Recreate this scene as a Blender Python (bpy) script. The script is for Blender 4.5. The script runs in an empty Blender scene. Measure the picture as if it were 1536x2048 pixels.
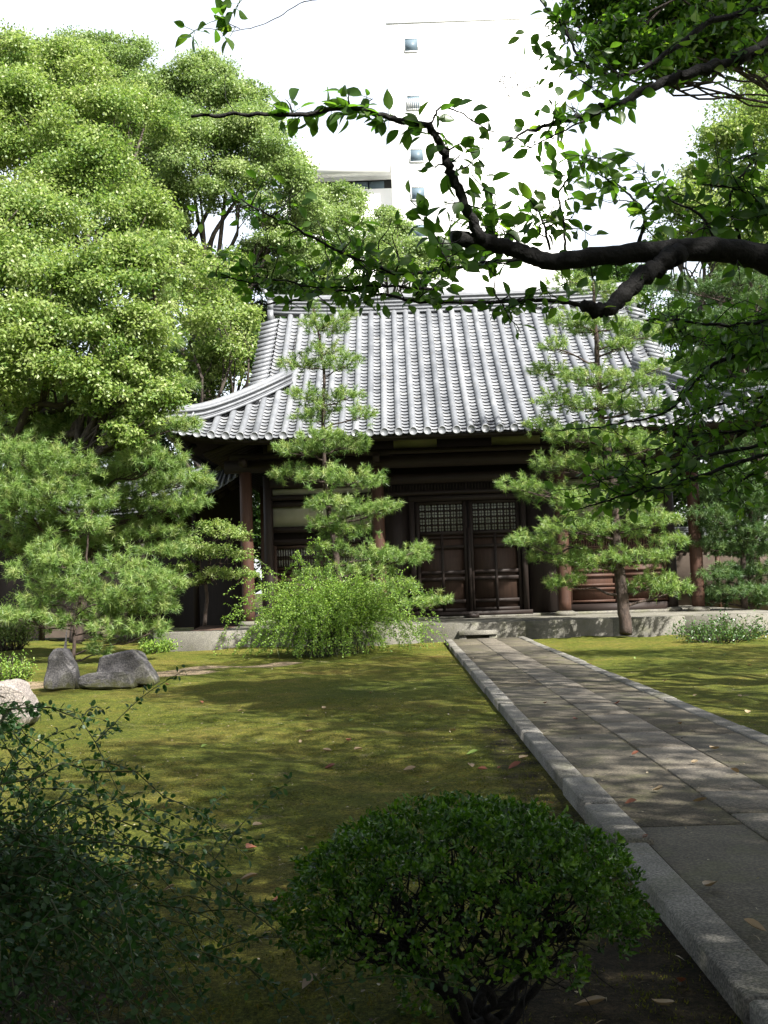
import bpy, bmesh, math, random
import numpy as np
from mathutils import Matrix, Vector
random.seed(7)
RG = np.random.default_rng(7)
R = math.radians
S = bpy.context.scene
COL = S.collection

# ------------------------------------------------------------------ camera, sky, sun, exposure
F = 2250.0                                   # focal length in photo pixels (photo 1536 x 2048)
ROLL, PITCH, YAW = R(1.9), R(3.79), R(0.69)
CAMZ = 1.5
cam_rot = Matrix.Rotation(YAW, 3, 'Z') @ Matrix.Rotation(R(90) + PITCH, 3, 'X') @ Matrix.Rotation(-ROLL, 3, 'Z')
cd = bpy.data.cameras.new('camera'); cam = bpy.data.objects.new('camera', cd); COL.objects.link(cam)
cam.matrix_world = Matrix.Translation((0, 0, CAMZ)) @ cam_rot.to_4x4()
cd.sensor_fit = 'VERTICAL'; cd.sensor_height = 24.0; cd.lens = F / 2048 * 24.0
cd.clip_end = 2000; cd.clip_start = 0.05
S.camera = cam
S.view_settings.view_transform = 'Standard'; S.view_settings.look = 'None'
S.view_settings.gamma = 1.0; S.view_settings.exposure = 1.6
S.cycles.max_bounces = 8; S.cycles.diffuse_bounces = 4; S.cycles.glossy_bounces = 2
S.cycles.transmission_bounces = 4

SUN_EL, SUN_AZ = R(47), R(41)                # azimuth: to the right of straight behind the camera
sdir = Vector((math.sin(SUN_AZ) * math.cos(SUN_EL), -math.cos(SUN_AZ) * math.cos(SUN_EL), math.sin(SUN_EL)))
sl = bpy.data.lights.new('sun', 'SUN'); sl.energy = 5.0; sl.angle = R(0.53); sl.color = (1.0, 0.97, 0.91)
so = bpy.data.objects.new('sun', sl); COL.objects.link(so)
so.rotation_euler = sdir.to_track_quat('Z', 'Y').to_euler(); so.location = (20, -20, 30)

W = bpy.data.worlds.new('World'); S.world = W; W.use_nodes = True
nt = W.node_tree; nt.nodes.clear()
sky = nt.nodes.new('ShaderNodeTexSky'); sky.sky_type = 'NISHITA'; sky.sun_disc = False
sky.sun_elevation = SUN_EL; sky.sun_rotation = R(180) - SUN_AZ
sky.air_density = 1.0; sky.dust_density = 4.0; sky.ozone_density = 1.0
bg = nt.nodes.new('ShaderNodeBackground'); bg.inputs[1].default_value = 0.05
nt.links.new(sky.outputs[0], bg.inputs[0])
# summer haze: a white band over the horizon thinning out towards the zenith
tc = nt.nodes.new('ShaderNodeTexCoord'); sp = nt.nodes.new('ShaderNodeSeparateXYZ')
nt.links.new(tc.outputs['Generated'], sp.inputs[0])
mr = nt.nodes.new('ShaderNodeMapRange'); mr.inputs[1].default_value = 0.50; mr.inputs[2].default_value = 0.66
mr.inputs[3].default_value = 0.38; mr.inputs[4].default_value = 0.03
nt.links.new(sp.outputs[2], mr.inputs[0])
bg2 = nt.nodes.new('ShaderNodeBackground'); bg2.inputs[0].default_value = (0.96, 0.98, 1.0, 1)
nt.links.new(mr.outputs[0], bg2.inputs[1])
ad = nt.nodes.new('ShaderNodeAddShader'); wo = nt.nodes.new('ShaderNodeOutputWorld')
nt.links.new(bg.outputs[0], ad.inputs[0]); nt.links.new(bg2.outputs[0], ad.inputs[1]); nt.links.new(ad.outputs[0], wo.inputs[0])

# ------------------------------------------------------------------ pixel (photo) -> world
_M = np.array(cam_rot)
def ray(px, py):
    d = _M @ np.array([px - 768.0, 1024.0 - py, -F]); return d
def P(px, py, Y):                            # the point of that pixel's ray on the plane y = Y
    d = ray(px, py); t = Y / d[1]
    return np.array([d[0] * t, Y, CAMZ + d[2] * t])
def G(px, py, z=0.0):                        # ... on the level z
    d = ray(px, py); t = (z - CAMZ) / d[2]
    return np.array([d[0] * t, d[1] * t, z])
def PX(n, Y): return n * Y / F               # n pixels at depth Y, in metres

# ------------------------------------------------------------------ mesh helpers
class MB:
    """collects vertices and faces for ONE mesh object"""
    def __init__(s): s.v = []; s.f = []; s.a = []; s.n = 0
    def add(s, verts, faces, rnd=None):
        verts = np.asarray(verts, float).reshape(-1, 3)
        s.v.append(verts)
        for fa in (faces if isinstance(faces, list) and len(faces) and isinstance(faces[0], np.ndarray) and faces[0].ndim == 2 else [np.asarray(faces, int)]):
            s.f.append(fa + s.n)
        s.a.append(np.full(len(verts), 0.5) if rnd is None else np.broadcast_to(rnd, (len(verts),)))
        s.n += len(verts)
    def box(s, c, d, rz=0.0, rnd=None, M=None):
        x, y, z = [k / 2 for k in d]
        v = np.array([[-x,-y,-z],[x,-y,-z],[x,y,-z],[-x,y,-z],[-x,-y,z],[x,-y,z],[x,y,z],[-x,y,z]])
        if rz:
            c_, s_ = math.cos(rz), math.sin(rz); v = v @ np.array([[c_, s_, 0], [-s_, c_, 0], [0, 0, 1]])
        if M is not None: v = v @ np.array(M).T
        s.add(v + np.array(c), [[0,3,2,1],[4,5,6,7],[0,1,5,4],[1,2,6,5],[2,3,7,6],[3,0,4,7]], rnd)
    def beam(s, a, b, w, h):                  # a bar from a to b, w wide (level), h high
        a, b = np.array(a, float), np.array(b, float); d = b - a; L = np.linalg.norm(d); d /= L
        side = np.cross(d, [0, 0, 1.0]); side /= np.linalg.norm(side); up = np.cross(side, d)
        M = np.stack([d, side, up], 1); s.box((a + b) / 2, (L, w, h), M=M)
    def tube(s, pts, rad, n=6, rnd=None, cap=True):
        p = np.asarray(pts, float); m = len(p); rad = np.broadcast_to(rad, (m,))
        t = np.gradient(p, axis=0); t /= np.linalg.norm(t, axis=1, keepdims=True) + 1e-9
        ref = np.array([0.31, 0.87, 0.38]) if abs(t[0] @ [0.31, 0.87, 0.38]) < 0.9 else np.array([1.0, 0, 0.1])
        u = np.cross(t, ref); u /= np.linalg.norm(u, axis=1, keepdims=True) + 1e-9; w = np.cross(t, u)
        an = np.arange(n) / n * 2 * np.pi
        v = p[:, None] + rad[:, None, None] * (np.cos(an)[None, :, None] * u[:, None] + np.sin(an)[None, :, None] * w[:, None])
        i = np.arange(m - 1)[:, None] * n; j = np.arange(n)[None, :]; k = (j + 1) % n
        q = np.stack([i + j, i + k, i + n + k, i + n + j], -1).reshape(-1, 4)
        s.add(v.reshape(-1, 3), [q], rnd)
        if cap:
            b = s.n - m * n
            s.f.append(np.array([list(range(b, b + n))[::-1]])); s.f.append(np.array([list(range(s.n - n, s.n))]))
    def build(s, name, mat, parent=None, smooth=False, loc=None):
        me = bpy.data.meshes.new(name); V = np.concatenate(s.v)
        if loc is not None: V = V - np.array(loc)
        me.vertices.add(len(V)); me.vertices.foreach_set('co', V.astype(np.float32).ravel())
        tot = np.concatenate([np.full(len(f), f.shape[1]) for f in s.f if len(f)]).astype(np.int32)
        lp = np.concatenate([f.ravel() for f in s.f if len(f)]).astype(np.int32)
        me.loops.add(len(lp)); me.loops.foreach_set('vertex_index', lp)
        me.polygons.add(len(tot))
        me.polygons.foreach_set('loop_start', np.concatenate([[0], np.cumsum(tot)[:-1]]).astype(np.int32))
        me.polygons.foreach_set('loop_total', tot)
        if smooth: me.polygons.foreach_set('use_smooth', np.ones(len(tot), bool))
        at = me.attributes.new('rnd', 'FLOAT', 'POINT'); at.data.foreach_set('value', np.concatenate(s.a).astype(np.float32))
        me.update(calc_edges=True); me.materials.append(mat)
        return link(name, me, parent, loc)
def link(name, me, parent=None, loc=None):
    o = bpy.data.objects.new(name, me); COL.objects.link(o)
    if loc is not None: o.location = tuple(loc)
    if parent is not None:
        o.parent = parent
        o.matrix_parent_inverse = Matrix.Translation(parent.location).inverted()
    return o
def tag(o, label=None, cat=None, group=None, kind=None):
    if label: o['label'] = label
    if cat: o['category'] = cat
    if group: o['group'] = group
    if kind: o['kind'] = kind
    return o
def thing(name, loc, label, cat, group=None):
    o = bpy.data.objects.new(name, None); COL.objects.link(o); o.location = tuple(loc); o.empty_display_size = 0.2
    return tag(o, label, cat, group)
def smoothstep(a, b, x): t = np.clip((x - a) / (b - a), 0, 1); return t * t * (3 - 2 * t)
def spline(pts, m=8):                         # Catmull-Rom through the points
    p = np.asarray(pts, float)
    if len(p) < 3: return np.linspace(p[0], p[-1], m)
    q = np.vstack([2 * p[0] - p[1], p, 2 * p[-1] - p[-2]]); out = []
    for i in range(1, len(q) - 2):
        t = np.linspace(0, 1, m, endpoint=False)[:, None]; a, b, c, d = q[i - 1], q[i], q[i + 1], q[i + 2]
        out.append(0.5 * (2 * b + (c - a) * t + (2 * a - 5 * b + 4 * c - d) * t ** 2 + (3 * b - a - 3 * c + d) * t ** 3))
    return np.vstack(out + [p[-1:]])
def unit(v): return v / (np.linalg.norm(v, axis=-1, keepdims=True) + 1e-9)
def rdir(n): return unit(RG.normal(size=(n, 3)))

# ------------------------------------------------------------------ leaves
_st = [(0, 0), (.13, .25), (.32, .45), (.55, .46), (.78, .28), (.92, .09), (1, 0)]
def _ovate():
    v = [(t, 0, -0.16 * t * t) for t, w in _st]
    L = []; Rr = []
    for t, w in _st[1:-1]:
        L.append(len(v)); v.append((t, w, 0.2 * w - 0.16 * t * t))
        Rr.append(len(v)); v.append((t, -w, 0.2 * w - 0.16 * t * t))
    q = []; tr = [[0, 1, L[0]], [0, Rr[0], 1], [5, 6, L[-1]], [5, Rr[-1], 6]]
    for i in range(4): q += [[i + 1, i + 2, L[i + 1], L[i]], [i + 2, i + 1, Rr[i], Rr[i + 1]]]
    return np.array(v), [np.array(q), np.array(tr)]
OVATE = _ovate()
OVAL = (np.array([(0, 0, 0), (.28, .4, .06), (.72, .42, .05), (1, 0, -.08), (.72, -.42, .05), (.28, -.4, .06), (.5, 0, -.02)]),
        [np.array([[0, 6, 1, 1], [6, 3, 2, 2], [6, 2, 1, 1], [0, 5, 6, 6], [6, 5, 4, 4], [6, 4, 3, 3]])[:, :3]])
RHOMB = (np.array([(0, 0, 0), (.45, .5, .08), (1, 0, -.05), (.45, -.5, .08)]), [np.array([[0, 3, 2, 1]])])
def leaves(mb, pos, d, nrm, ln, wd, tpl=RHOMB, rnd=None):
    pos = np.asarray(pos, float); n = len(pos)
    if n == 0: return
    x = unit(d); y = unit(np.cross(nrm, x)); z = np.cross(x, y)
    T, fs = tpl
    ln = np.broadcast_to(ln, (n,)); wd = np.broadcast_to(wd, (n,))
    v = pos[:, None] + (T[None, :, 0, None] * ln[:, None, None]) * x[:, None] + (T[None, :, 1, None] * wd[:, None, None]) * y[:, None] + (T[None, :, 2, None] * ln[:, None, None]) * z[:, None]
    k = len(T); off = (np.arange(n) * k)[:, None, None]
    if rnd is None: rnd = RG.random(n)
    mb.add(v.reshape(-1, 3), [(f[None] + off).reshape(-1, f.shape[1]) for f in fs], np.repeat(rnd, k))

# ------------------------------------------------------------------ materials
def mat_new(name):
    m = bpy.data.materials.new(name); m.use_nodes = True; t = m.node_tree; t.nodes.clear()
    return m, t, t.nodes.new, t.links.new
def ramp(t, stops, fac):
    r = t.nodes.new('ShaderNodeValToRGB'); e = r.color_ramp.elements
    while len(e) < len(stops): e.new(0.5)
    for k, (p, c) in zip(e, stops): k.position = p; k.color = (*c, 1)
    t.links.new(fac, r.inputs[0]); return r.outputs[0]
def noise(t, scale, detail=4, rough=.55, vec=None, dist=0.0):
    n = t.nodes.new('ShaderNodeTexNoise'); n.inputs['Scale'].default_value = scale; n.inputs['Detail'].default_value = detail
    n.inputs['Roughness'].default_value = rough; n.inputs['Distortion'].default_value = dist
    if vec is not None: t.links.new(vec, n.inputs['Vector'])
    return n.outputs['Fac']
def mixc(t, fac, a, b, mode='MIX'):
    m = t.nodes.new('ShaderNodeMix'); m.data_type = 'RGBA'; m.blend_type = mode
    for s, v in ((m.inputs[0], fac), (m.inputs[6], a), (m.inputs[7], b)):
        if isinstance(v, (int, float)): s.default_value = v
        elif isinstance(v, tuple): s.default_value = (*v, 1)
        else: t.links.new(v, s)
    return m.outputs[2]
def mth(t, op, a, b=0.0):
    m = t.nodes.new('ShaderNodeMath'); m.operation = op
    for s, v in ((m.inputs[0], a), (m.inputs[1], b)):
        if isinstance(v, (int, float)): s.default_value = v
        else: t.links.new(v, s)
    return m.outputs[0]
def coords(t, scale=(1, 1, 1)):
    c = t.nodes.new('ShaderNodeTexCoord'); mp = t.nodes.new('ShaderNodeMapping'); mp.inputs['Scale'].default_value = scale
    t.links.new(c.outputs['Object'], mp.inputs[0]); return mp.outputs[0]
def finish(m, t, col, rough=.7, bump=None, bstr=.3, bdist=.02, spec=.5):
    b = t.nodes.new('ShaderNodeBsdfPrincipled'); o = t.nodes.new('ShaderNodeOutputMaterial')
    if isinstance(col, tuple): b.inputs['Base Color'].default_value = (*col, 1)
    else: t.links.new(col, b.inputs['Base Color'])
    if isinstance(rough, (int, float)): b.inputs['Roughness'].default_value = rough
    else: t.links.new(rough, b.inputs['Roughness'])
    b.inputs['Specular IOR Level'].default_value = spec
    if bump is not None:
        bp = t.nodes.new('ShaderNodeBump'); bp.inputs['Strength'].default_value = bstr; bp.inputs['Distance'].default_value = bdist
        t.links.new(bump, bp.inputs['Height']); t.links.new(bp.outputs[0], b.inputs['Normal'])
    t.links.new(b.outputs[0], o.inputs[0]); return m
def mottled(name, c1, c2, scale=6, rough=.8, bstr=.3, bscale=40, stretch=(1, 1, 1), bdist=.01, c3=None, spec=.4):
    m, t, N, L = mat_new(name); v = coords(t, stretch)
    n = noise(t, scale, 6, .6, v)
    col = ramp(t, [(.3, c1), (.7, c2)] if c3 is None else [(.25, c1), (.5, c2), (.75, c3)], n)
    return finish(m, t, col, rough, noise(t, bscale, 5, .6, v), bstr, bdist, spec)
def leafmat(name, cols, trans=.35, rough=.38, tcol=None, spec=.5):
    m, t, N, L = mat_new(name)
    a = N('ShaderNodeAttribute'); a.attribute_name = 'rnd'
    st = [(i / (len(cols) - 1), c) for i, c in enumerate(cols)]
    col = ramp(t, st, a.outputs['Fac'])
    b = N('ShaderNodeBsdfPrincipled'); L(col, b.inputs['Base Color']); b.inputs['Roughness'].default_value = rough
    b.inputs['Specular IOR Level'].default_value = spec
    tr = N('ShaderNodeBsdfTranslucent'); L(mixc(t, 1.0, col, tcol or (1.25, 1.35, .5), 'MULTIPLY'), tr.inputs[0])
    mx = N('ShaderNodeMixShader'); mx.inputs[0].default_value = trans
    L(b.outputs[0], mx.inputs[1]); L(tr.outputs[0], mx.inputs[2])
    o = N('ShaderNodeOutputMaterial'); L(mx.outputs[0], o.inputs[0]); return m
def woodmat(name, c1, c2, axis=2, rough=.65):
    m, t, N, L = mat_new(name); sc = [14, 14, 14]; sc[axis] = 0.8; v = coords(t, tuple(sc))
    g = noise(t, 2.2, 6, .65, v, .6); w = noise(t, .7, 3, .5, coords(t))
    col = mixc(t, mth(t, 'MULTIPLY', w, .5), ramp(t, [(.3, c1), (.72, c2)], g), c1)
    return finish(m, t, col, rough, g, .35, .006, .3)

M = {}
M['camphor'] = leafmat('camphor_leaf', [(.080, .150, .032), (.165, .245, .055), (.255, .325, .10), (.34, .385, .17)], .44, .46, (1.25, 1.35, .8))
M['camphor_far'] = leafmat('far_broad_leaf', [(.105, .17, .052), (.170, .25, .078), (.245, .315, .12), (.32, .38, .17)], .44, .48, (1.25, 1.35, .8))
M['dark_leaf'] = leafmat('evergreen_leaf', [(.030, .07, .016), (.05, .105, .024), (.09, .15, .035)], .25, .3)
M['cherry'] = leafmat('cherry_leaf', [(.034, .078, .018), (.058, .118, .026), (.09, .155, .034), (.15, .21, .045)], .62, .36, (1.55, 1.85, .55))
M['needle'] = leafmat('pine_needle', [(.082, .155, .036), (.155, .25, .062), (.235, .33, .095), (.32, .36, .14)], .34, .45)
M['needle_dark'] = leafmat('dark_pine_needle', [(.045, .10, .03), (.08, .15, .042), (.13, .19, .06)], .25, .5)
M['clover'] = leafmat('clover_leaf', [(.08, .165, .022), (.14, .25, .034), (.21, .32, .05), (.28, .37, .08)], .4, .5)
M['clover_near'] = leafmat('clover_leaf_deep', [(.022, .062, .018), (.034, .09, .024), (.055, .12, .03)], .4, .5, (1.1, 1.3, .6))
M['azalea'] = leafmat('azalea_leaf', [(.018, .052, .005), (.040, .115, .009), (.085, .19, .014), (.14, .25, .02)], .36, .36)
M['bark'] = mottled('grey_brown_bark', (.026, .020, .016), (.075, .06, .048), 9, .9, .9, 24, (1, 1, .35), .03)
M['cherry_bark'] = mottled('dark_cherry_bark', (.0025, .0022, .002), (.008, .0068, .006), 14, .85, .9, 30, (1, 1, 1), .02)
M['pine_bark'] = mottled('pine_bark', (.018, .013, .010), (.07, .048, .037), 12, .9, 1.0, 22, (1, 1, .4), .03)
M['stem'] = mottled('thin_green_stem', (.03, .045, .015), (.07, .08, .03), 12, .7, .2)
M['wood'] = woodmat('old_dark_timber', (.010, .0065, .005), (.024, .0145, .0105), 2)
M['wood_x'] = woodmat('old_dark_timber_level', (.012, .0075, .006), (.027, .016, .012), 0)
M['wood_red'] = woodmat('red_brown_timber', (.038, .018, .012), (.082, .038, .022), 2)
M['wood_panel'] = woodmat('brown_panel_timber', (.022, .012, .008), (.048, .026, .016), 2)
M['wood_pale'] = mottled('pale_painted_end_grain', (.30, .29, .27), (.42, .41, .38), 20, .8)
M['plaster'] = mottled('aged_cream_plaster', (.26, .25, .17), (.36, .34, .25), 1.6, .9, .15, 60)
M['plaster_tan'] = mottled('tan_earth_plaster', (.075, .055, .042), (.12, .092, .072), 1.4, .9, .15, 60)
M['paper'] = mottled('lattice_paper', (.42, .44, .37), (.52, .53, .45), 3, .9)
M['white'] = mottled('white_tower_render', (.80, .80, .78), (.86, .86, .84), .15, .85, .05, 8)
M['white2'] = mottled('grey_white_render', (.72, .73, .71), (.80, .80, .78), .4, .85, .05, 8)
M['recess_shade'] = mottled('painted_recess_shade', (.006, .007, .006), (.012, .013, .012), 2, .8)  # near-black wall colour: the balcony recess's shade is put into it
M['iron'] = mottled('dark_iron', (.02, .02, .02), (.05, .045, .04), 30, .5)
def glass():
    m, t, N, L = mat_new('blue_grey_glass'); return finish(m, t, ramp(t, [(.3, (.085, .125, .155)), (.7, (.12, .16, .19))], noise(t, .8, 2)), .45, spec=.2)
M['glass'] = glass()
def tilemat():
    m, t, N, L = mat_new('silver_grey_roof_tile'); v = coords(t)
    n1 = noise(t, 1.1, 4, .6, v); n2 = noise(t, 9, 4, .6, v)
    c = ramp(t, [(.3, (.098, .103, .112)), (.5, (.148, .155, .167)), (.7, (.205, .213, .225))], mth(t, 'ADD', mth(t, 'MULTIPLY', n1, .5), mth(t, 'MULTIPLY', n2, .5)))
    at = N('ShaderNodeAttribute'); at.attribute_name = 'rnd'
    c = mixc(t, 1.0, c, ramp(t, [(0, (.66, .67, .68)), (.5, (1, 1, 1)), (1, (1.28, 1.26, 1.22))], at.outputs['Fac']), 'MULTIPLY')
    lich = ramp(t, [(.58, (0, 0, 0)), (.68, (1, 1, 1))], noise(t, 3, 6, .7, v))
    c = mixc(t, mth(t, 'MULTIPLY', lich, .45), c, (.15, .14, .115))
    return finish(m, t, c, .42, noise(t, 30, 4, .6, v), .25, .01, .55)
M['tile'] = tilemat()
def stonemat(name, c1, c2, c3, sc=3.0, speck=90, rough=.85, moss=0.0, bstr=.5):
    m, t, N, L = mat_new(name); v = coords(t)
    c = ramp(t, [(.28, c1), (.52, c2), (.76, c3)], noise(t, sc, 6, .62, v))
    sk = noise(t, speck, 3, .7, v)
    c = mixc(t, .7, c, ramp(t, [(.38, (.35, .35, .35)), (.5, (.95, .95, .95)), (.62, (1.9, 1.85, 1.75))], sk), 'MULTIPLY')
    st = ramp(t, [(.48, (0, 0, 0)), (.68, (1, 1, 1))], noise(t, .9, 5, .65, v, .4))
    c = mixc(t, mth(t, 'MULTIPLY', st, .45), c, mixc(t, 1.0, c, (.48, .47, .43), 'MULTIPLY'))
    if moss: c = mixc(t, mth(t, 'MULTIPLY', ramp(t, [(.5, (0, 0, 0)), (.62, (1, 1, 1))], noise(t, 2.3, 6, .7, v)), moss), c, (.075, .08, .022))
    return finish(m, t, c, rough, mth(t, 'ADD', noise(t, 14, 6, .65, v), mth(t, 'MULTIPLY', sk, .4)), bstr, .012, .35)
M['kerb'] = stonemat('grey_granite_kerb', (.092, .086, .074), (.142, .135, .12), (.21, .20, .18), 2.5, 80, .85, .25)
M['slab'] = stonemat('granite_slab', (.080, .069, .055), (.114, .10, .080), (.164, .144, .118), 3.5, 60, .85, .15)
M['paving'] = stonemat('dark_cement_paving', (.050, .043, .031), (.079, .068, .049), (.116, .10, .074), 1.6, 70, .9, .35)
M['platform'] = stonemat('pale_platform_stone', (.08, .076, .063), (.12, .114, .097), (.175, .166, .145), 1.2, 60, .85, .3)
def stone_base(m):
    t = m.node_tree; b = next(n for n in t.nodes if n.type == 'BSDF_PRINCIPLED'); old = b.inputs['Base Color'].links[0].from_socket
    c = t.nodes.new('ShaderNodeTexCoord'); sx = t.nodes.new('ShaderNodeSeparateXYZ'); t.links.new(c.outputs['Object'], sx.inputs[0])
    w = mth(t, 'ADD', sx.outputs[2], mth(t, 'MULTIPLY', mth(t, 'SUBTRACT', noise(t, 5, 5, .7), .5), .5))
    t.links.new(mixc(t, ramp(t, [(.03, (.85, .85, .85)), (.13, (0, 0, 0))], w), old, (.06, .062, .016)), b.inputs['Base Color']); return m
M['rock'] = stonemat('dark_garden_rock', (.055, .053, .056), (.092, .088, .09), (.15, .143, .14), 3, 40, .85, .25, .9)
M['rock_pale'] = stonemat('pale_pink_rock', (.15, .13, .118), (.20, .178, .163), (.26, .238, .22), 4, 50, .85, 0, .8)
def mossmat():
    m, t, N, L = mat_new('moss_and_soil'); v = coords(t)
    a = N('ShaderNodeAttribute'); a.attribute_name = 'rnd'
    big = noise(t, .33, 5, .6, v, .3); mid = noise(t, 2.1, 6, .65, v, .4); fine = noise(t, 42, 5, .75, v); vf = noise(t, 170, 3, .7, v)
    sel = mth(t, 'ADD', mth(t, 'MULTIPLY', big, .6), mth(t, 'MULTIPLY', mid, .4))
    green = ramp(t, [(.30, (.055, .082, .014)), (.48, (.105, .124, .021)), (.58, (.150, .144, .032)), (.68, (.160, .112, .038))], sel)
    soil = ramp(t, [(.3, (.23, .175, .12)), (.7, (.42, .34, .25))], mid)
    dirt = ramp(t, [(.35, (.022, .018, .012)), (.7, (.06, .048, .03))], mid)
    # rnd < .5 : towards dark dirt, rnd > .5 : towards pale sandy soil
    w = mth(t, 'ADD', a.outputs['Fac'], mth(t, 'MULTIPLY', mth(t, 'SUBTRACT', mid, .5), .55))
    c = mixc(t, ramp(t, [(.70, (0, 0, 0)), (.82, (1, 1, 1))], w), green, soil)
    c = mixc(t, ramp(t, [(.22, (1, 1, 1)), (.36, (0, 0, 0))], w), c, dirt)
    c = mixc(t, .7, c, ramp(t, [(.34, (.55, .6, .5)), (.5, (1, 1, 1)), (.66, (1.5, 1.38, 1.2))], noise(t, 9, 6, .7, v, .6)), 'MULTIPLY')
    bare = ramp(t, [(.60, (0, 0, 0)), (.70, (1, 1, 1))], noise(t, 1.3, 7, .72, v, .5))
    c = mixc(t, mth(t, 'MULTIPLY', bare, .7), c, (.19, .165, .11))
    c = mixc(t, .8, c, ramp(t, [(.36, (.30, .32, .28)), (.5, (.95, .95, .95)), (.64, (1.9, 1.8, 1.6))], fine), 'MULTIPLY')
    c = mixc(t, .6, c, ramp(t, [(.36, (.35, .35, .35)), (.64, (1.75, 1.7, 1.6))], vf), 'MULTIPLY')
    return finish(m, t, c, .95, mth(t, 'ADD', mth(t, 'MULTIPLY', mid, 1.2), mth(t, 'ADD', fine, mth(t, 'MULTIPLY', vf, .5))), 1.0, .06, .1)
M['moss'] = mossmat()
M['soil'] = mottled('red_brown_soil', (.07, .04, .026), (.13, .078, .05), 3, .95, .6, 40)
M['dry_leaf'] = leafmat('dry_leaf', [(.17, .10, .05), (.30, .22, .13), (.42, .34, .22)], .15, .6, (1, .9, .6))
M['dry_leaf_red'] = leafmat('rust_leaf', [(.09, .03, .015), (.16, .05, .025), (.20, .08, .04)], .15, .6, (1, .7, .5))
M['green_leaf'] = leafmat('fallen_green_leaf', [(.08, .13, .02), (.14, .2, .04)], .15, .6)

for k in ('rock', 'rock_pale'): stone_base(M[k])
# ------------------------------------------------------------------ ground
def axis(a, b, step, far):
    inner = np.arange(a, b + 1e-6, step); g = np.cumsum(step * 1.35 ** np.arange(1, 60))
    lo = a - g; hi = b + g
    return np.concatenate([lo[lo > -far][::-1], inner, hi[hi < far]])
XS, YS = axis(-13, 13, .2, 700), axis(-1, 31, .2, 700)
gx, gy = np.meshgrid(XS, YS); px0 = 1.12; px1 = 3.2      # left and right edge of the path
gz = .035 * np.sin(gx * .9 + 1.3) * np.sin(gy * .55) + .02 * np.sin(gx * 2.7 + gy * 1.9) + .012 * np.sin(gx * 6.1 - gy * 4.3)
near = smoothstep(0, 1.2, np.maximum(px0 - gx, gx - px1))
gz = gz * near * (np.hypot(gx, gy) < 60) - .02
def band(x, y, a, b, w):
    a, b = np.array(a), np.array(b); d = b - a; L = d @ d
    t = np.clip(((x - a[0]) * d[0] + (y - a[1]) * d[1]) / L, 0, 1)
    return 1 - smoothstep(w * .35, w, np.hypot((x - a[0] - t * d[0]), (y - a[1] - t * d[1]) * 1.0))
soil = np.maximum(band(gx, gy, (-2.6, 23.3), (-4.6, 22.2), .9), band(gx, gy, (-4.4, 21.3), (-8.5, 18.8), 1.5))
dirt = np.maximum(band(gx, gy, (.5, 3.3), (1.3, 4.6), 1.0), band(gx, gy, (-.6, 3.2), (1.0, 3.2), .6))
dirt = np.maximum(dirt, .8 * band(gx, gy, (-3, 3.2), (-1.6, 4.2), 1.2))
dirt = np.maximum(dirt, .65 * band(gx, gy, (1.0, 4), (1.0, 12), .42))
att = .5 + .34 * soil - .36 * dirt
att = np.where(np.hypot(gx, gy - 12) > 45, .2, att)
ny, nx = gx.shape; idx = np.arange(nx * ny).reshape(ny, nx)
mb = MB(); mb.add(np.stack([gx, gy, gz], -1).reshape(-1, 3), [np.stack([idx[:-1, :-1], idx[:-1, 1:], idx[1:, 1:], idx[1:, :-1]], -1).reshape(-1, 4)], att.ravel())
tag(mb.build('ground', M['moss'], smooth=True), kind='structure')

# raised soil bed in the side court
mb = MB(); b0 = np.array([[-12, 34.6], [-4.9, 34.6], [-4.9, 52], [-12, 52]])
xs = np.linspace(-6.6, -4.9, 10); ys = np.linspace(30.6, 52, 36); bx, by = np.meshgrid(xs, ys)
bz = .36 + .05 * np.sin(bx * 2.1) * np.sin(by * 1.3) - .0 * by 
ii = np.arange(bx.size).reshape(bx.shape)
mb.add(np.stack([bx, by, bz], -1).reshape(-1, 3), [np.stack([ii[:-1, :-1], ii[:-1, 1:], ii[1:, 1:], ii[1:, :-1]], -1).reshape(-1, 4)])
tag(mb.build('soil_bed', M['soil'], smooth=True), kind='structure')

# ------------------------------------------------------------------ path: paving, middle slabs, kerbs
def wob_box(mb, x0, x1, y0, y1, z0, z1, j=.006, ch=.012):
    """a stone with slightly uneven edges and a worn chamfer"""
    r = lambda: random.uniform(-j, j)
    a = [(x0 + r(), y0 + r()), (x1 + r(), y0 + r()), (x1 + r(), y1 + r()), (x0 + r(), y1 + r())]
    cx, cy = (x0 + x1) / 2, (y0 + y1) / 2; zt = z1 + r() * .5
    lo = [(x, y, z0) for x, y in a]; mi = [(x, y, zt - ch) for x, y in a]
    sh = lambda v, c: v - ch * np.sign(v - c)
    hi = [(sh(x, cx), sh(y, cy), zt + r() * .3) for x, y in a]
    f = [[8, 9, 10, 11]]
    for k in range(4):
        n = (k + 1) % 4; f += [[k, n, 4 + n, 4 + k], [4 + k, 4 + n, 8 + n, 8 + k]]
    mb.add(np.array(lo + mi + hi), f)
PT = .065                                     # path level
kw = .175
mbk = MB(); y = 1.6
for L in [2.3, 2.3, 1.0, .95, 2.6, 2.7, 2.2, 2.9, 2.3, 2.5, 2.7, 2.2, 2.6]:
    if y > 29.5: break
    wide = 0.03 if 6.1 < y < 8.1 else 0.0
    wob_box(mbk, px0 - wide * .2, px0 + kw + wide, y + .008, min(y + L, 29.6) - .008, -.25, PT + .02 + random.uniform(-.006, .006) + wide * .5, .008, .014); y += L
y = 1.6
while y < 29.5:
    L = random.uniform(1.5, 2.8)
    wob_box(mbk, px1 - kw, px1, y + .008, min(y + L, 29.6) - .008, -.25, PT + .015 + random.uniform(-.006, .006), .008, .014); y += L
tag(mbk.build('kerb', M['kerb']), kind='structure')
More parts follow.
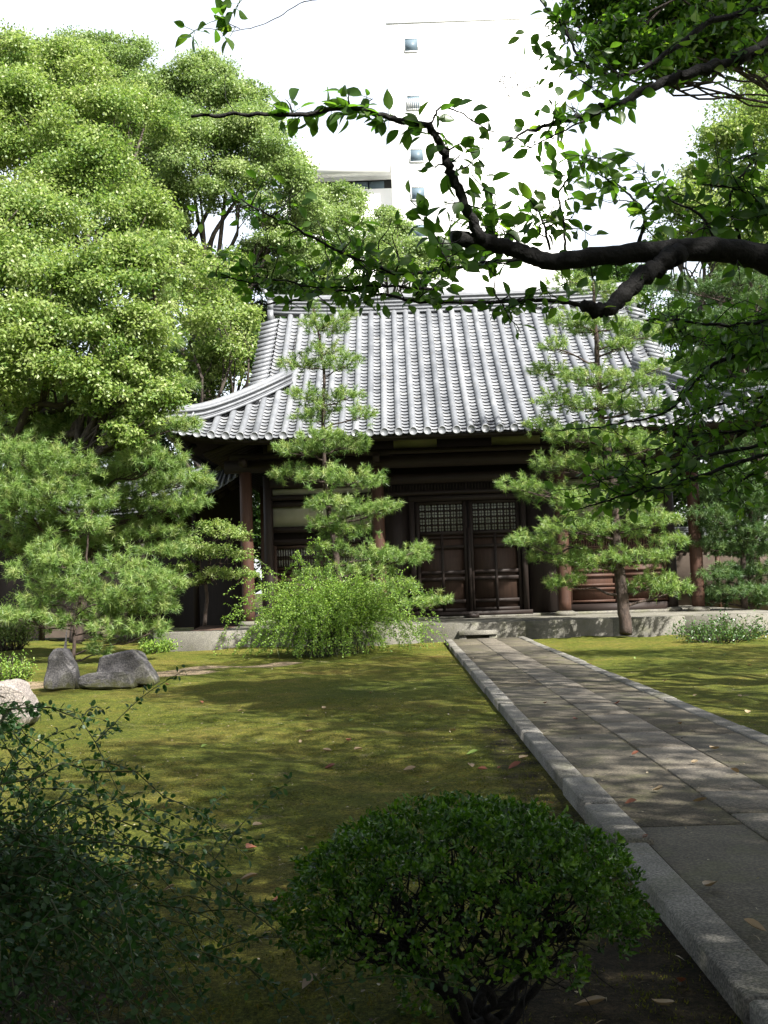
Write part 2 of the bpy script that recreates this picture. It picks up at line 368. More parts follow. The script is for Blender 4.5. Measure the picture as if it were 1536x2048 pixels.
mbs = MB(); y = 1.6; m0, m1 = 1.94, 2.42
while y < 29.5:
    L = random.choice([.55, .7, .8, .95, 1.1])
    wob_box(mbs, m0 + random.uniform(0, .015), m1 - random.uniform(0, .015), y + .006, min(y + L, 29.6) - .006, -.1, PT + .006 + random.uniform(-.004, .004), .005, .007); y += L
tag(mbs.build('path_slabs', M['slab']), kind='structure')
mbp = MB()
for x0, x1 in ((px0 + kw + .004, m0 - .004), (m1 + .004, px1 - kw - .004)):
    y = 1.6
    while y < 29.5:
        L = random.uniform(3.5, 6.5); wob_box(mbp, x0, x1, y + .003, min(y + L, 29.6) - .003, -.1, PT + random.uniform(-.003, .002), .002, .005); y += L
tag(mbp.build('path', M['paving']), kind='structure')
mbb = MB(); mbb.box(((px0 + px1) / 2, 15.6, -.1), (px1 - px0 - .1, 28, .32))
tag(mbb.build('path_bed', M['paving']), kind='structure')

# ------------------------------------------------------------------ temple hall
XC, YE, YR = 2.15, 31.6, 39.5
HW, GW, RAT = 8.6, 6.1, 1.05
ZE, RISE = 5.85, 5.45
DEP = YR - YE
def prof(s): t = s / DEP; return ZE + RISE * (.80 * t + .20 * t * t)
def upturn(w, s): return .28 * np.clip(w, 0, 1) ** 2 * np.clip(1 - s / 3.75, 0, 1)
def m_front(u, s): return np.stack([XC + u, YE + s, prof(s) + upturn((abs(u) - 5.6) / 3, s)], -1)
def m_back(u, s): p = m_front(u, s); p[..., 1] = 2 * YR - p[..., 1]; return p
def m_left(v, s): return np.stack([XC - HW + s / RAT, YR + v, prof(s) + upturn((abs(v) - (DEP - 3.75)) / 3.75, s)], -1)
def m_right(v, s): p = m_left(v, s); p[..., 0] = 2 * XC - p[..., 0]; return p
hall = thing('temple_hall', (XC, 34, 0), 'dark timber temple hall with silver tiled roof at the end of the path', 'temple')
PITCHR = .408
def roof_patch(mb, mp, half, smax, disc=True):
    n = int(half / PITCHR); us = (np.arange(-n, n + 1)) * PITCHR
    up = np.array([0, 0, 1.0])
    for u in us:                              # the round cover tiles
        L = smax(abs(u))
        if L < .25: continue
        m = max(3, int(L / .3) + 1); s = np.linspace(-.05, L, m); an = np.linspace(-.15, np.pi + .15, 9)
        e = mp(np.full(m, u - .05), s); c = mp(np.full(m, u), s); w = mp(np.full(m, u + .05), s); side = (w - e) / .1
        rr = .098
        # each roll is a chain of short tiles: a fine step at every joint
        v = c[:, None] + up * .015 + rr * (np.cos(an)[None, :, None] * side[:, None] + np.sin(an)[None, :, None] * up * 1.15)
        i = np.arange(m - 1)[:, None] * 9; j = np.arange(8)[None]
        mb.add(v.reshape(-1, 3), [np.stack([i + j, i + j + 1, i + 9 + j + 1, i + 9 + j], -1).reshape(-1, 4)], np.repeat(np.clip(RG.normal(.5, .2) + RG.normal(0, .15, m), 0, 1), 9))
        if disc:                              # round end tile at the eave
            fw = unit(c[0] - c[1]); fw[2] = 0; fw = unit(fw); sd = side[0] / np.linalg.norm(side[0]); a2 = np.arange(14) / 14 * 2 * np.pi
            o = c[0] + up * .03 + fw * .02
            ring = lambda r, d: o + fw * d + r * (np.cos(a2)[:, None] * sd + np.sin(a2)[:, None] * up)
            vv = np.vstack([ring(.118, -.14), ring(.122, .03), ring(.098, .03), ring(.092, .012), [o + fw * .012]])
            fs = []
            for k in range(3):
                for j2 in range(14): fs.append([k * 14 + j2, k * 14 + (j2 + 1) % 14, (k + 1) * 14 + (j2 + 1) % 14, (k + 1) * 14 + j2])
            mb.add(vv, [np.array(fs), np.array([[42 + j2, 42 + (j2 + 1) % 14, 56] for j2 in range(14)])])
    for u in (np.arange(-n - 1, n + 1) + .5) * PITCHR:   # the curved pan tiles between, stepped course by course
        L = min(smax(abs(u) - .15), smax(abs(u) + .0) + .3)
        if L < .2: continue
        k = max(1, int(L / .215)); q = np.linspace(-1, 1, 6); sag = -.075 * (1 - q * q)
        hw = .165
        s0 = np.arange(k) * .215 - .07; s1 = np.minimum(s0 + .31, L)
        lo = mp(u + hw * q[None].repeat(k, 0), s0[:, None].repeat(6, 1)); hi = mp(u + hw * q[None].repeat(k, 0), s1[:, None].repeat(6, 1))
        lo[..., 2] += sag + .072; hi[..., 2] += sag - .012
        lip = lo.copy(); lip[..., 2] -= .022; lip2 = lip.copy()
        v = np.concatenate([lip2, lo, hi], 1)
        b = np.arange(k)[:, None] * 18; j = np.arange(5)[None]
        mb.add(v.reshape(-1, 3), [np.stack([b + j, b + j + 1, b + 6 + j + 1, b + 6 + j], -1).reshape(-1, 4), np.stack([b + 6 + j, b + 6 + j + 1, b + 12 + j + 1, b + 12 + j], -1).reshape(-1, 4)], np.repeat(np.clip(RG.normal(.45, .25, k), 0, 1), 18))
        # under-sheet so nothing shows through
        m = max(2, int(L / .6)); s = np.linspace(0, L, m); qa = np.array([-.204, .204])
        g = mp(u + qa[None].repeat(m, 0), s[:, None].repeat(2, 1)); g[..., 2] -= .1
        i = np.arange(m - 1) * 2
        mb.add(g.reshape(-1, 3), [np.stack([i, i + 1, i + 3, i + 2], -1)])
sm_f = lambda a: DEP - .1 if a < GW + .02 else max(0, (HW - a) * RAT - .05)
sm_s = lambda a: max(0, min(3.1, DEP - a - .05))
mb = MB(); roof_patch(mb, m_front, HW - .1, sm_f); roof_patch(mb, m_back, HW - .1, sm_f, False)
roof_patch(mb, m_left, DEP - .1, sm_s); roof_patch(mb, m_right, DEP - .1, sm_s)
for sg in (-1, 1):                            # verge tiles stepping down the gable edge
    for mp in (m_front, m_back):
        s = 2.35
        while s < DEP - .25:
            a = mp(np.array(sg * (GW + .05)), np.array(s)); b = mp(np.array(sg * (GW + .62)), np.array(s))
            b[2] = a[2] - .16
            mb.tube(np.linspace(a + [0, 0, .03], b + [0, 0, .03], 3), [.075, .08, .08], 8)
            a2 = mp(np.array(sg * (GW)), np.array(s + .13)); b2 = mp(np.array(sg * (GW + .58)), np.array(s + .13)); b2[2] = a2[2] - .16
            mb.beam(a2 - [0, 0, .02], b2 - [0, 0, .02], .2, .05)
            s += .27
roof = mb.build('roof', M['tile'], hall, smooth=True)
def course_wall(mb, line, w, h, n, capr):      # a ridge of stacked flat tiles along a polyline, with a round cap
    line = np.asarray(line); d = unit(np.gradient(line, axis=0)); side = unit(np.cross(d, [0, 0, 1.0]))
    m = len(line); lay = h / n
    for k in range(n):
        ww = (w + (.05 if k % 2 == 0 else 0) + (.06 if k in (0, n - 1) else 0)) / 2; z0 = k * lay; z1 = z0 + lay * (.98 if k % 2 else 1.0)
        pr = np.stack([line + side * ww + [0, 0, z0], line + side * ww + [0, 0, z1], line - side * ww + [0, 0, z1], line - side * ww + [0, 0, z0]], 1)
        i = np.arange(m - 1)[:, None] * 4; j = np.arange(4)[None]; kx = (j + 1) % 4
        mb.add(pr.reshape(-1, 3), [np.stack([i + j, i + kx, i + 4 + kx, i + 4 + j], -1).reshape(-1, 4), np.array([[3, 2, 1, 0], [m * 4 - 4, m * 4 - 3, m * 4 - 2, m * 4 - 1]])])
    mb.tube(line + [0, 0, h + capr * .3], capr, 10)
xs = np.linspace(-GW - .25, GW + .25, 25)
rl = np.stack([XC + xs, np.full(25, YR), prof(DEP) - .14 + .12 * (abs(xs) / GW) ** 4], -1)
mb = MB(); course_wall(mb, rl, .34, .58, 9, .12); mb.build('main_ridge', M['tile'], roof)
for sg in (-1, 1):
    for yy in (1, -1):
        s = np.linspace(-.25, 3.35, 14); u = sg * (HW - np.maximum(s, -.3) / RAT)
        ln = m_front(u, s); ln[:, 2] += .05 + .17 * smoothstep(1.2, -.25, s) ** 1.5
        if yy < 0: ln[:, 1] = 2 * YR - ln[:, 1]
        mb = MB(); course_wall(mb, ln, .26, .36, 5, .11)
        e = ln[0]; mb.box(e + [0, 0, .22], (.42, .30, .52), rz=sg * .7 * yy); mb.box(e + [sg * -.02, 0, .52], (.24, .22, .16), rz=sg * .7 * yy)
        d = unit(ln[0] - ln[2]); mb.tube([e + [0, 0, .5], e + d * .2 + [0, 0, .62], e + d * .36 + [0, 0, .74]], [.07, .065, .06], 8)
        mb.build('hip_ridge', M['tile'], roof)
        # small corner ornament on the eave below the hip ridge
        mb = MB(); c = m_front(np.array(sg * (HW - .55)), np.array(.2)); 
        if yy < 0: c[1] = 2 * YR - c[1]
        for q, (dz, r_) in enumerate(((.1, .13), (.26, .1), (.38, .07), (.5, .05))):
            mb.tube([c + [sg * .05 * q, .05, dz - .07], c + [sg * .05 * q, .05, dz], c + [sg * .05 * q, .05, dz + .08]], [r_ * .7, r_, r_ * .55], 9)
        mb.tube([c + [0, 0, .2], c + [-sg * .12, -.1, .34], c + [-sg * .2, -.1, .5]], [.06, .05, .02], 7)
        mb.build('corner_ornament', M['tile'], roof, smooth=True)
    e = rl[0 if sg < 0 else -1]; mb = MB()        # ridge-end tile: a stepped plaque with a horn
    for z0, w, h in ((-.35, .62, .45), (.1, .54, .35), (.45, .40, .22)): mb.box(e + [sg * .06, 0, z0 + h / 2 + .0], (.2, w, h - .005))
    mb.tube([e + [0, 0, .62], e + [sg * .22, 0, .78], e + [sg * .42, 0, 1.08]], [.09, .08, .07], 9)
    mb.build('ridge_end_tile', M['tile'], roof)
    mb = MB()                                  # gable wall and barge boards
    zb, zt = prof(2.9), prof(DEP) - .1
    mb.add([[XC + sg * 5.45, YE + 2.6, zb - .2], [XC + sg * 5.45, 2 * YR - YE - 2.6, zb - .2], [XC + sg * 5.45, YR, zt]], [[0, 1, 2]])
    mb.build('gable_wall', M['wood'], hall)
    mb = MB()
    for f in (1, -1):
        pts = [m_front(np.array(sg * (GW + .45)), np.array(s)) for s in np.linspace(2.3, DEP, 8)]
        for p, q in zip(pts[:-1], pts[1:]):
            p, q = p.copy(), q.copy()
            if f < 0: p[1] = 2 * YR - p[1]; q[1] = 2 * YR - q[1]
            mb.beam(p - [0, 0, .34], q - [0, 0, .34], .07, .3)
    mb.build('barge_board', M['wood'], hall)
# eave boards and soffit
mb = MB()
def strip(mb, mp, half, off0, z0, off1, z1, n=40, inset=True):
    u = np.linspace(-half, half, n)
    sc0 = 1 - off0 / RAT / half; sc1 = 1 - off1 / RAT / half
    a = mp(u * sc0, np.full(n, off0)); b = mp(u * sc1, np.full(n, off1)); a[:, 2] += z0; b[:, 2] += z1
    i = np.arange(n - 1); mb.add(np.vstack([a, b]), [np.stack([i, i + 1, i + n + 1, i + n], -1)])
for mp, hf in ((m_front, HW), (m_back, HW), (m_left, DEP), (m_right, DEP)):
    strip(mb, mp, hf, .04, -.07, .06, -.20); strip(mb, mp, hf, .06, -.20, .2, -.21); strip(mb, mp, hf, .2, -.21, .21, -.33); strip(mb, mp, hf, .21, -.33, .30, -.34)
mb.build('eave_board', M['wood_x'], hall)
mb = MB()
for mp, hf in ((m_front, HW), (m_back, HW), (m_left, DEP), (m_right, DEP)): strip(mb, mp, hf, .33, -.3, 2.9, -.95)
mb.build('soffit', M['wood_x'], hall)
YW = 34.25                                    # wall plane
YCOL = 33.6
rmb = MB(); rmb.beam((0, 31.98, 5.42), (0, YW + .2, 6.02), .11, .13); rme = rmb.build('rafter', M['wood'], hall); rme.location = (XC, 0, 0)
emb = MB(); emb.box((0, 31.962, 5.415), (.105, .014, .125)); ree = emb.build('rafter_end', M['wood_pale'], rme)
rafts = np.arange(-18, 19) * .452
for k, xo in enumerate(rafts):
    if k == 0: o, e = rme, ree
    else:
        o = rme.copy(); COL.objects.link(o); o.parent = hall; e = ree.copy(); COL.objects.link(e); e.parent = o
    o.location = (XC + xo, 0, .14 * max(0, (abs(xo) - 5.1) / 3) ** 2)
for sg in (-1, 1):                             # side rafters, one board each side
    mb = MB(); mb.beam((XC + sg * 7.75, 0, 5.50), (XC + sg * 6.3, 0, 6.05), .1, .12); ro = mb.build('rafter', M['wood'], hall)
    for k, yy in enumerate(np.arange(32.6, 46.5, .452)):
        o = ro if k == 0 else ro.copy(); o.location = (0, yy, 0)
        if k: COL.objects.link(o)
# columns on round stones
offs = [-6.68, -2.73, 2.73, 6.68]
ZP = .47
def column(x, y, name='column', top=5.05, r=.19, mat='wood_red'):
    mb = MB(); mb.tube([(x, y, ZP + .13), (x, y, ZP + .4), (x, y, 3), (x, y, top)], [r * .98, r, r, r * .94], 18)
    c = mb.build(name, M[mat], hall, smooth=True)
    mb = MB(); mb.tube([(x, y, ZP - .02), (x, y, ZP + .03), (x, y, ZP + .09), (x, y, ZP + .135)], [r * 1.5, r * 1.75, r * 1.65, r * 1.15], 18)
    mb.build('column_base', M['platform'], c, smooth=True)
for o in offs: column(XC + o, YCOL)
for o in (-6.1, 6.1): column(XC + o, YW + .02, 'corner_post', 5.0, .15, 'wood')
for yy in (38.5, 43.5):
    for o in (-6.68, 6.68): column(XC + o, yy)
# tie beams
mb = MB()
mb.box((XC, YCOL, 5.22), (14.6, .26, .36)); mb.box((XC, YCOL, 5.52), (14.2, .34, .16)); mb.box((XC, YW, 4.75), (12.2, .2, .3)); mb.box((XC, YW, 4.30), (12.2, .16, .14))
mb.box((XC, YW, 5.9), (12.4, .2, .4))
for o in offs: mb.box((XC + o, YCOL, 5.44), (.9, .22, .2)); mb.box((XC + o, 33.3, 5.3), (.2, .9, .22))
mb.build('tie_beam', M['wood_x'], hall)
mb = MB()                                     # back and side walls
mb.box((XC, 45.0, 3.2), (12.2, .12, 5.6)); mb.box((XC - 6.1, 39.6, 3.2), (.12, 10.6, 5.6)); mb.box((XC + 6.1, 39.6, 3.2), (.12, 10.6, 5.6))
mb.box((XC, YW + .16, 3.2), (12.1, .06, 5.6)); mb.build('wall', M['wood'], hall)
for x0, x1 in ((-6.0, -4.9), (-4.4, -3.2), (-2.2, -.9), (.75, 2.2), (3.2, 4.5), (4.9, 6.0)):
    mb = MB(); mb.box((XC + (x0 + x1) / 2, YCOL + .06, 5.78), (x1 - x0, .05, .33)); mb.build('eave_plaster', M['plaster'], hall)
for sg in (-1, 1):
    xa, xb = XC + sg * 2.95, XC + sg * 5.98; xm, w = (xa + xb) / 2, abs(xb - xa)
    for z0, z1 in ((3.42, 4.02), (4.40, 4.58)):
        mb = MB(); mb.box((xm, YW + .10, (z0 + z1) / 2), (w, .06, z1 - z0)); mb.build('plaster_panel', M['plaster'], hall)
    for z in (3.32, 4.1, 2.95, .62):           # framing
        mb = MB(); mb.box((xm, YW + .03, z), (w, .14, .16 if z > 1 else .3)); mb.build('wall_rail', M['wood_x'], hall)
    # a pair of panelled shutters with barred lights
    for h in (-1, 1):
        dw = w / 2 - .02; cx = xm + h * w / 4; wood = M['wood_red'] if sg > 0 else M['wood_panel']  # right shutters get redder, brighter timber: sunlight put into the colour
        mb = MB(); zb, zt = .80, 2.86
        for xx in (-dw / 2 + .05, dw / 2 - .05): mb.box((cx + xx, YW + .04, (zb + zt) / 2), (.1, .07, zt - zb))
        for z in (.85, 1.22, 1.34, 1.62, 1.78, 2.02, 2.14, 2.80): mb.box((cx, YW + .042, z), (dw - .2, .066, .07))
        mb.box((cx, YW + .075, 1.48), (dw - .18, .03, 1.3))
        d = mb.build('shutter', wood, hall)
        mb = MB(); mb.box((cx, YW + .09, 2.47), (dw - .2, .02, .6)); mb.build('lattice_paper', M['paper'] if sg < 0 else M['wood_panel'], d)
        mb = MB(); n = 17
        for k in range(n): mb.box((cx - dw / 2 + .1 + (k + .5) * (dw - .2) / n, YW + .055, 2.47), (.042, .04, .6))
        for z in (2.19, 2.44, 2.5, 2.75): mb.box((cx, YW + .05, z), (dw - .2, .05, .05))
        mb.build('bars', wood if sg > 0 else M['wood'], d)
# middle doors
YD = YW + .02
for h in (-1, 1):
    dw = 1.56; cx = XC + h * (dw / 2 + .03) - .02; zb, zt = .66, 4.05
    mb = MB()
    for xx in (-dw / 2 + .055, dw / 2 - .055): mb.box((cx + xx, YD, (zb + zt) / 2), (.11, .09, zt - zb))
    mb.box((cx, YD + .002, (zb + 3.05) / 2 - .0), (.085, .084, 3.05 - zb))
    for z in (.72, .98, 1.66, 1.86, 2.64, 3.06, 4.0): mb.box((cx, YD + .004, z), (dw - .22, .08, .105))
    mb.box((cx, YD + .006, 2.92), (dw - .22, .076, .05))
    d = mb.build('door', M['wood'], hall)
    mb = MB(); mb.box((cx, YD + .045, 1.88), (dw - .2, .03, 2.4)); mb.build('door_panel', M['wood_panel'], d)
    mb = MB(); mb.box((cx, YD + .07, 3.53), (dw - .2, .02, .86)); mb.build('lattice_paper', M['paper'], d)
    mb = MB(); nx_, nz_ = 7, 4; lw = dw - .22; lh = .86; cxw = lw / nx_; chh = lh / nz_
    x0 = cx - lw / 2; z0 = 3.10
    for i in range(nx_ + 1): mb.box((x0 + i * cxw, YD + .03, z0 + lh / 2), (.05, .05, lh))
    for j in range(nz_ + 1): mb.box((cx, YD + .032, z0 + j * chh), (lw, .046, .05))
    for i in range(nx_):
        for j in range(nz_):
            mx, mz = x0 + (i + .5) * cxw, z0 + (j + .5) * chh
            mb.box((mx, YD + .034, mz), (.022, .04, chh)); mb.box((mx, YD + .036, mz), (cxw, .036, .022))
            for a, b in ((1, 1), (1, -1), (-1, 1), (-1, -1)):   # corner fillets make each opening a flower
                mb.box((mx + a * cxw * .40, YD + .038, mz + b * chh * .40), (.075, .032, .05), M=Matrix.Rotation(R(45 * a * b), 3, 'Y'))
    mb.build('flower_lattice', M['wood'], d)
mb = MB()
for xx in (-1.72, 1.66): mb.box((XC + xx, YD - .04, 2.3), (.16, .18, 3.6))
mb.box((XC, YD - .04, 4.12), (3.6, .2, .16)); mb.box((XC - .02, YD - .07, .60), (3.7, .22, .13)); mb.box((XC - .01, YD - .06, 1.9), (.09, .06, 2.6))
for xx in (-.01,): mb.box((XC + xx, YD - .2, .54), (.42, .16, .12))
mb.build('door_frame', M['wood'], hall)
mb = MB()                                     # dark boards left and right of the doors, and the barred transom
for xx in (-2.2, 2.2): mb.box((XC + xx, YW + .06, 2.4), (.8, .05, 3.6))
for k in range(56): mb.box((XC - 2.6 + k * .095, YW - .02, 4.52), (.03, .05, .3))
mb.build('side_board', M['wood'], hall)
# platform with joints
mb = MB(); xl, xr = -6.6, 10.4; x = xl
for L in [2.6, 2.1, 2.4, 2.8, 2.3, 1.9, 2.6, 2.5]:
    x2 = min(x + L, xr); wob_box(mb, x + .004, x2 - .004, 30.0, 30.62, -.3, ZP - .004, .004, .02); x = x2
    if x >= xr: break
wob_box(mb, -4.88, xr, 30.63, 46.5, -.3, ZP - .006, .003, .01)
mb.build('platform', M['platform'], hall)
mb = MB(); mb.box((XC - .02, YW, ZP + .03), (12.3, .32, .1)); mb.build('sill_stone', M['platform'], hall)

# stone step with a drain gap at the head of the path
st = thing('stone_step', (2.2, 29.9, 0), 'low stone step with dark gap beneath, between path and platform', 'step')
mb = MB(); wob_box(mb, 1.5, 2.5, 29.66, 29.99, .16, .27, .01, .02); mb.build('tread', M['platform'], st)
for xx in (1.5, 2.3):
    mb = MB(); wob_box(mb, xx, xx + .2, 29.72, 29.99, -.1, .157, .008, .015); mb.build('support_block', M['platform'], st)

# ------------------------------------------------------------------ covered corridor at the left
cor = thing('covered_corridor', (-9, 37.5, 0), 'low tiled corridor descending leftwards from the hall behind the left pines', 'corridor')
stn = [P(478, 950, 36.5), P(420, 985, 36.5), P(340, 1012, 36.8), P(250, 1026, 37.4), P(120, 1042, 38.4), P(-40, 1062, 39.5), P(-200, 1075, 40.5)]
ev = spline(stn, 6); dd = unit(np.gradient(ev, axis=0)); dd[:, 2] = 0; dd = unit(dd)
bk = np.cross(dd, [0, 0, 1.0]); bk *= np.sign(bk[:, 1:2])
cum = np.concatenate([[0], np.cumsum(np.linalg.norm(np.diff(ev, axis=0), axis=1))])
def m_cor(u, s, side=1):
    p = np.stack([np.interp(u, cum, ev[:, k]) for k in range(3)], -1); b = np.stack([np.interp(u, cum, bk[:, k]) for k in range(3)], -1)
    s_ = s[..., None]
    return p + b * (s_ if side > 0 else 3.2 - s_) + np.array([0, 0, .55]) * s_
mb = MB(); Lc = cum[-1]
for side in (1, -1):
    for u in np.arange(.1, Lc, .26):
        s = np.linspace(0, 1.6, 8); c = m_cor(np.full(8, u), s, side)
        mb.tube(c + [0, 0, .02], .062, 7)
    for u in np.arange(.23, Lc, .26):
        for s0 in np.arange(-.03, 1.55, .2):
            q = np.linspace(-1, 1, 4); lo = m_cor(np.clip(u + .12 * q, 0, Lc), np.full(4, s0), side); hi = m_cor(np.clip(u + .12 * q, 0, Lc), np.full(4, s0 + .22), side)
            lo[:, 2] += -.03 * (1 - q * q) + .03; hi[:, 2] += -.03 * (1 - q * q) + .002; lp = lo.copy(); lp[:, 2] -= .03
            j = np.arange(3); mb.add(np.vstack([lp, lo, hi]), [np.stack([j, j + 1, j + 5, j + 4], -1), np.stack([j + 4, j + 5, j + 9, j + 8], -1)])
crf = mb.build('roof', M['tile'], cor, smooth=False)
uu = np.linspace(0, Lc, 30); rr_ = m_cor(uu, np.full(30, 1.6)); mb = MB(); course_wall(mb, rr_, .2, .3, 4, .09)
mb.box(rr_[0] + [.05, 0, .25], (.14, .5, .6)); mb.tube([rr_[0] + [0, 0, .4], rr_[0] + [.1, 0, .62], rr_[0] + [.24, 0, .8]], [.07, .06, .05], 7)
mb.build('ridge', M['tile'], crf)
for s, dz, w, h, side in ((.1, -.14, .08, .12, 1), (.5, -.42, .12, .22, 1), (1.6, -.2, .1, .2, 1), (.1, -.14, .08, .12, -1), (.5, -.42, .12, .22, -1)):
    mb = MB()
    for (a, b) in zip(range(0, 29), range(1, 30)):
        mb.beam(m_cor(uu[a:a+1], np.array([s]), side)[0] + [0, 0, dz], m_cor(uu[b:b+1], np.array([s]), side)[0] + [0, 0, dz], w, h)
    mb.build('eave_beam', M['wood_x'], cor)
for u in np.arange(1.9, Lc, 2.1):
    t_ = m_cor(np.array([u]), np.array([.5]))[0]; mb = MB(); mb.box((t_[0], t_[1], t_[2] / 2 - .1), (.17, .17, t_[2] - .2)); mb.build('post', M['wood'], cor)
mb = MB(); mb2 = MB()
for a in range(10, 29):
    p, q = m_cor(uu[a:a+1], np.array([.62]))[0], m_cor(uu[a+1:a+2], np.array([.62]))[0]
    for bb, z0, z1 in ((mb, .1, .95), (mb2, .95, 2.2)):
        bb.add([[p[0], p[1], z0], [q[0], q[1], z0], [q[0], q[1], z1], [p[0], p[1], z1]], [[0, 1, 2, 3]])
mb.build('plaster_wall', M['plaster_tan'], cor); mb2.build('board_wall', M['wood'], cor)
mb = MB()
for a in range(0, 29):
    p, q = m_cor(uu[a:a+1], np.array([1.6]))[0], m_cor(uu[a+1:a+2], np.array([1.6]))[0]
    mb.add([[p[0], p[1] + 1, .3], [q[0], q[1] + 1, .3], [q[0], q[1] + 1, q[2] - .5], [p[0], p[1] + 1, p[2] - .5]], [[0, 1, 2, 3]])
mb.build('rear_wall', M['wood'], cor)

# ------------------------------------------------------------------ garden wall at the right
gw = thing('garden_wall', (13, 41, 0), 'tan plastered garden wall with tiled coping at the right, beyond the hall', 'wall')
mb = MB(); mb.box((15.5, 41, 1.35), (12, .3, 2.7)); mb.build('wall', M['plaster_tan'], gw)
mb = MB()
for sg in (-1, 1):
    for x in np.arange(9.6, 21.4, .25): mb.tube([(x, 41 + sg * .5, 2.75), (x, 41 + sg * .02, 3.1)], .065, 7)
    mb.beam((9.5, 41 + sg * .25, 2.88), (21.5, 41 + sg * .25, 2.88), .5, .05)
course_wall(mb, np.array([[9.5, 41, 3.08], [15, 41, 3.08], [21.5, 41, 3.08]]), .16, .14, 2, .07)
mb.build('coping', M['tile'], gw)
mb = MB()
for x in np.arange(9.6, 21.5, 1.9): mb.box((x, 40.84, 1.35), (.12, .06, 2.7))
mb.build('post_strip', M['wood_red'], gw)

# ------------------------------------------------------------------ apartment building far behind
YT = 60.0
apt = thing('apartment_building', (P(880, 900, YT)[0], YT, 0), 'white high-rise apartment tower with small windows rising behind the roof and trees', 'apartment building')
tl = P(779, 220, YT)[0]; tr_ = P(1130, 200, YT)[0]; tz = P(800, 48, YT)[2]
mb = MB(); mb.box(((tl + tr_) / 2, YT + 7, tz / 2), (tr_ - tl, 14, tz)); mb.build('tower', M['white'], apt)
mb = MB(); mb.box(((tl + tr_) / 2, YT + 7, tz + .06), (tr_ - tl + .06, 14.06, .12)); mb.build('parapet_cap', M['white2'], apt)
for cx, cy, w_, h_ in ((822, 90, 26, 26), (827, 205, 27, 27), (833, 311, 26, 25), (836, 387, 26, 25), (838, 462, 26, 25)):
    c = P(cx, cy, YT - .02); ww, hh = PX(w_, YT), PX(h_, YT)
    mb = MB(); fw = .06
    for sx in (-1, 1): mb.box((c[0] + sx * (ww / 2 + fw / 2), YT + .02, c[2]), (fw, .1, hh + 2 * fw))
    mb.box((c[0], YT + .02, c[2] + hh / 2 + fw / 2), (ww, .1, fw)); mb.box((c[0], YT + .01, c[2] - hh / 2 - fw / 2), (ww, .14, fw))
    wf = mb.build('window', M['white2'], apt)
    mb = MB(); mb.box((c[0], YT + .015, c[2]), (ww, .06, hh)); mb.build('pane', M['glass'], wf)
    if cy == 205:
        mb = MB()
        for k in range(7): mb.box((c[0] - ww / 2 + (k + .5) * ww / 7, YT - .12, c[2] - hh * .12), (.035, .03, hh * .75))
        mb.build('window_bars', M['white'], wf)
wl = P(560, 330, YT)[0]; wr = tl - .02; wz = P(700, 293, YT + .8)[2]
mb = MB(); zb0, zb1 = P(740, 352, YT + .8)[2], P(740, 378, YT + .8)[2]
mb.box(((wl + wr) / 2, YT + 7.6, (wz + zb0) / 2), (wr - wl, 13.6, wz - zb0)); mb.box(((wl + wr) / 2, YT + 7.6, zb1 / 2), (wr - wl, 13.6, zb1))
mb.build('wing', M['white2'], apt)
mb = MB(); mb.box(((wl + wr) / 2, YT + 1.55, (zb0 + zb1) / 2), (wr - wl, .2, zb0 - zb1)); mb.build('recess_wall', M['recess_shade'], apt)
mb = MB(); ze = P(700, 322, YT + .3)[2]; mb.box(((wl + wr) / 2, YT + .45, ze - .38), (wr - wl, .66, .76)); mb.build('balcony_fascia', M['white2'], apt)
mb = MB()
for cx in (722, 752): mb.box((P(cx, 365, YT + 1.4)[0], YT + 1.42, (zb0 + zb1) / 2), (.9, .06, (zb0 - zb1) * .7))
mb.build('balcony_glass', M['glass'], apt)
mb = MB()
mb.tube([(wl, YT + 1, wz + .55), (wr, YT + 1, wz + .55)], .03, 5)
for x in np.arange(wl, wr, 1.4): mb.tube([(x, YT + 1, wz), (x, YT + 1, wz + .55)], .025, 5)
mb.build('roof_rail', M['white2'], apt)

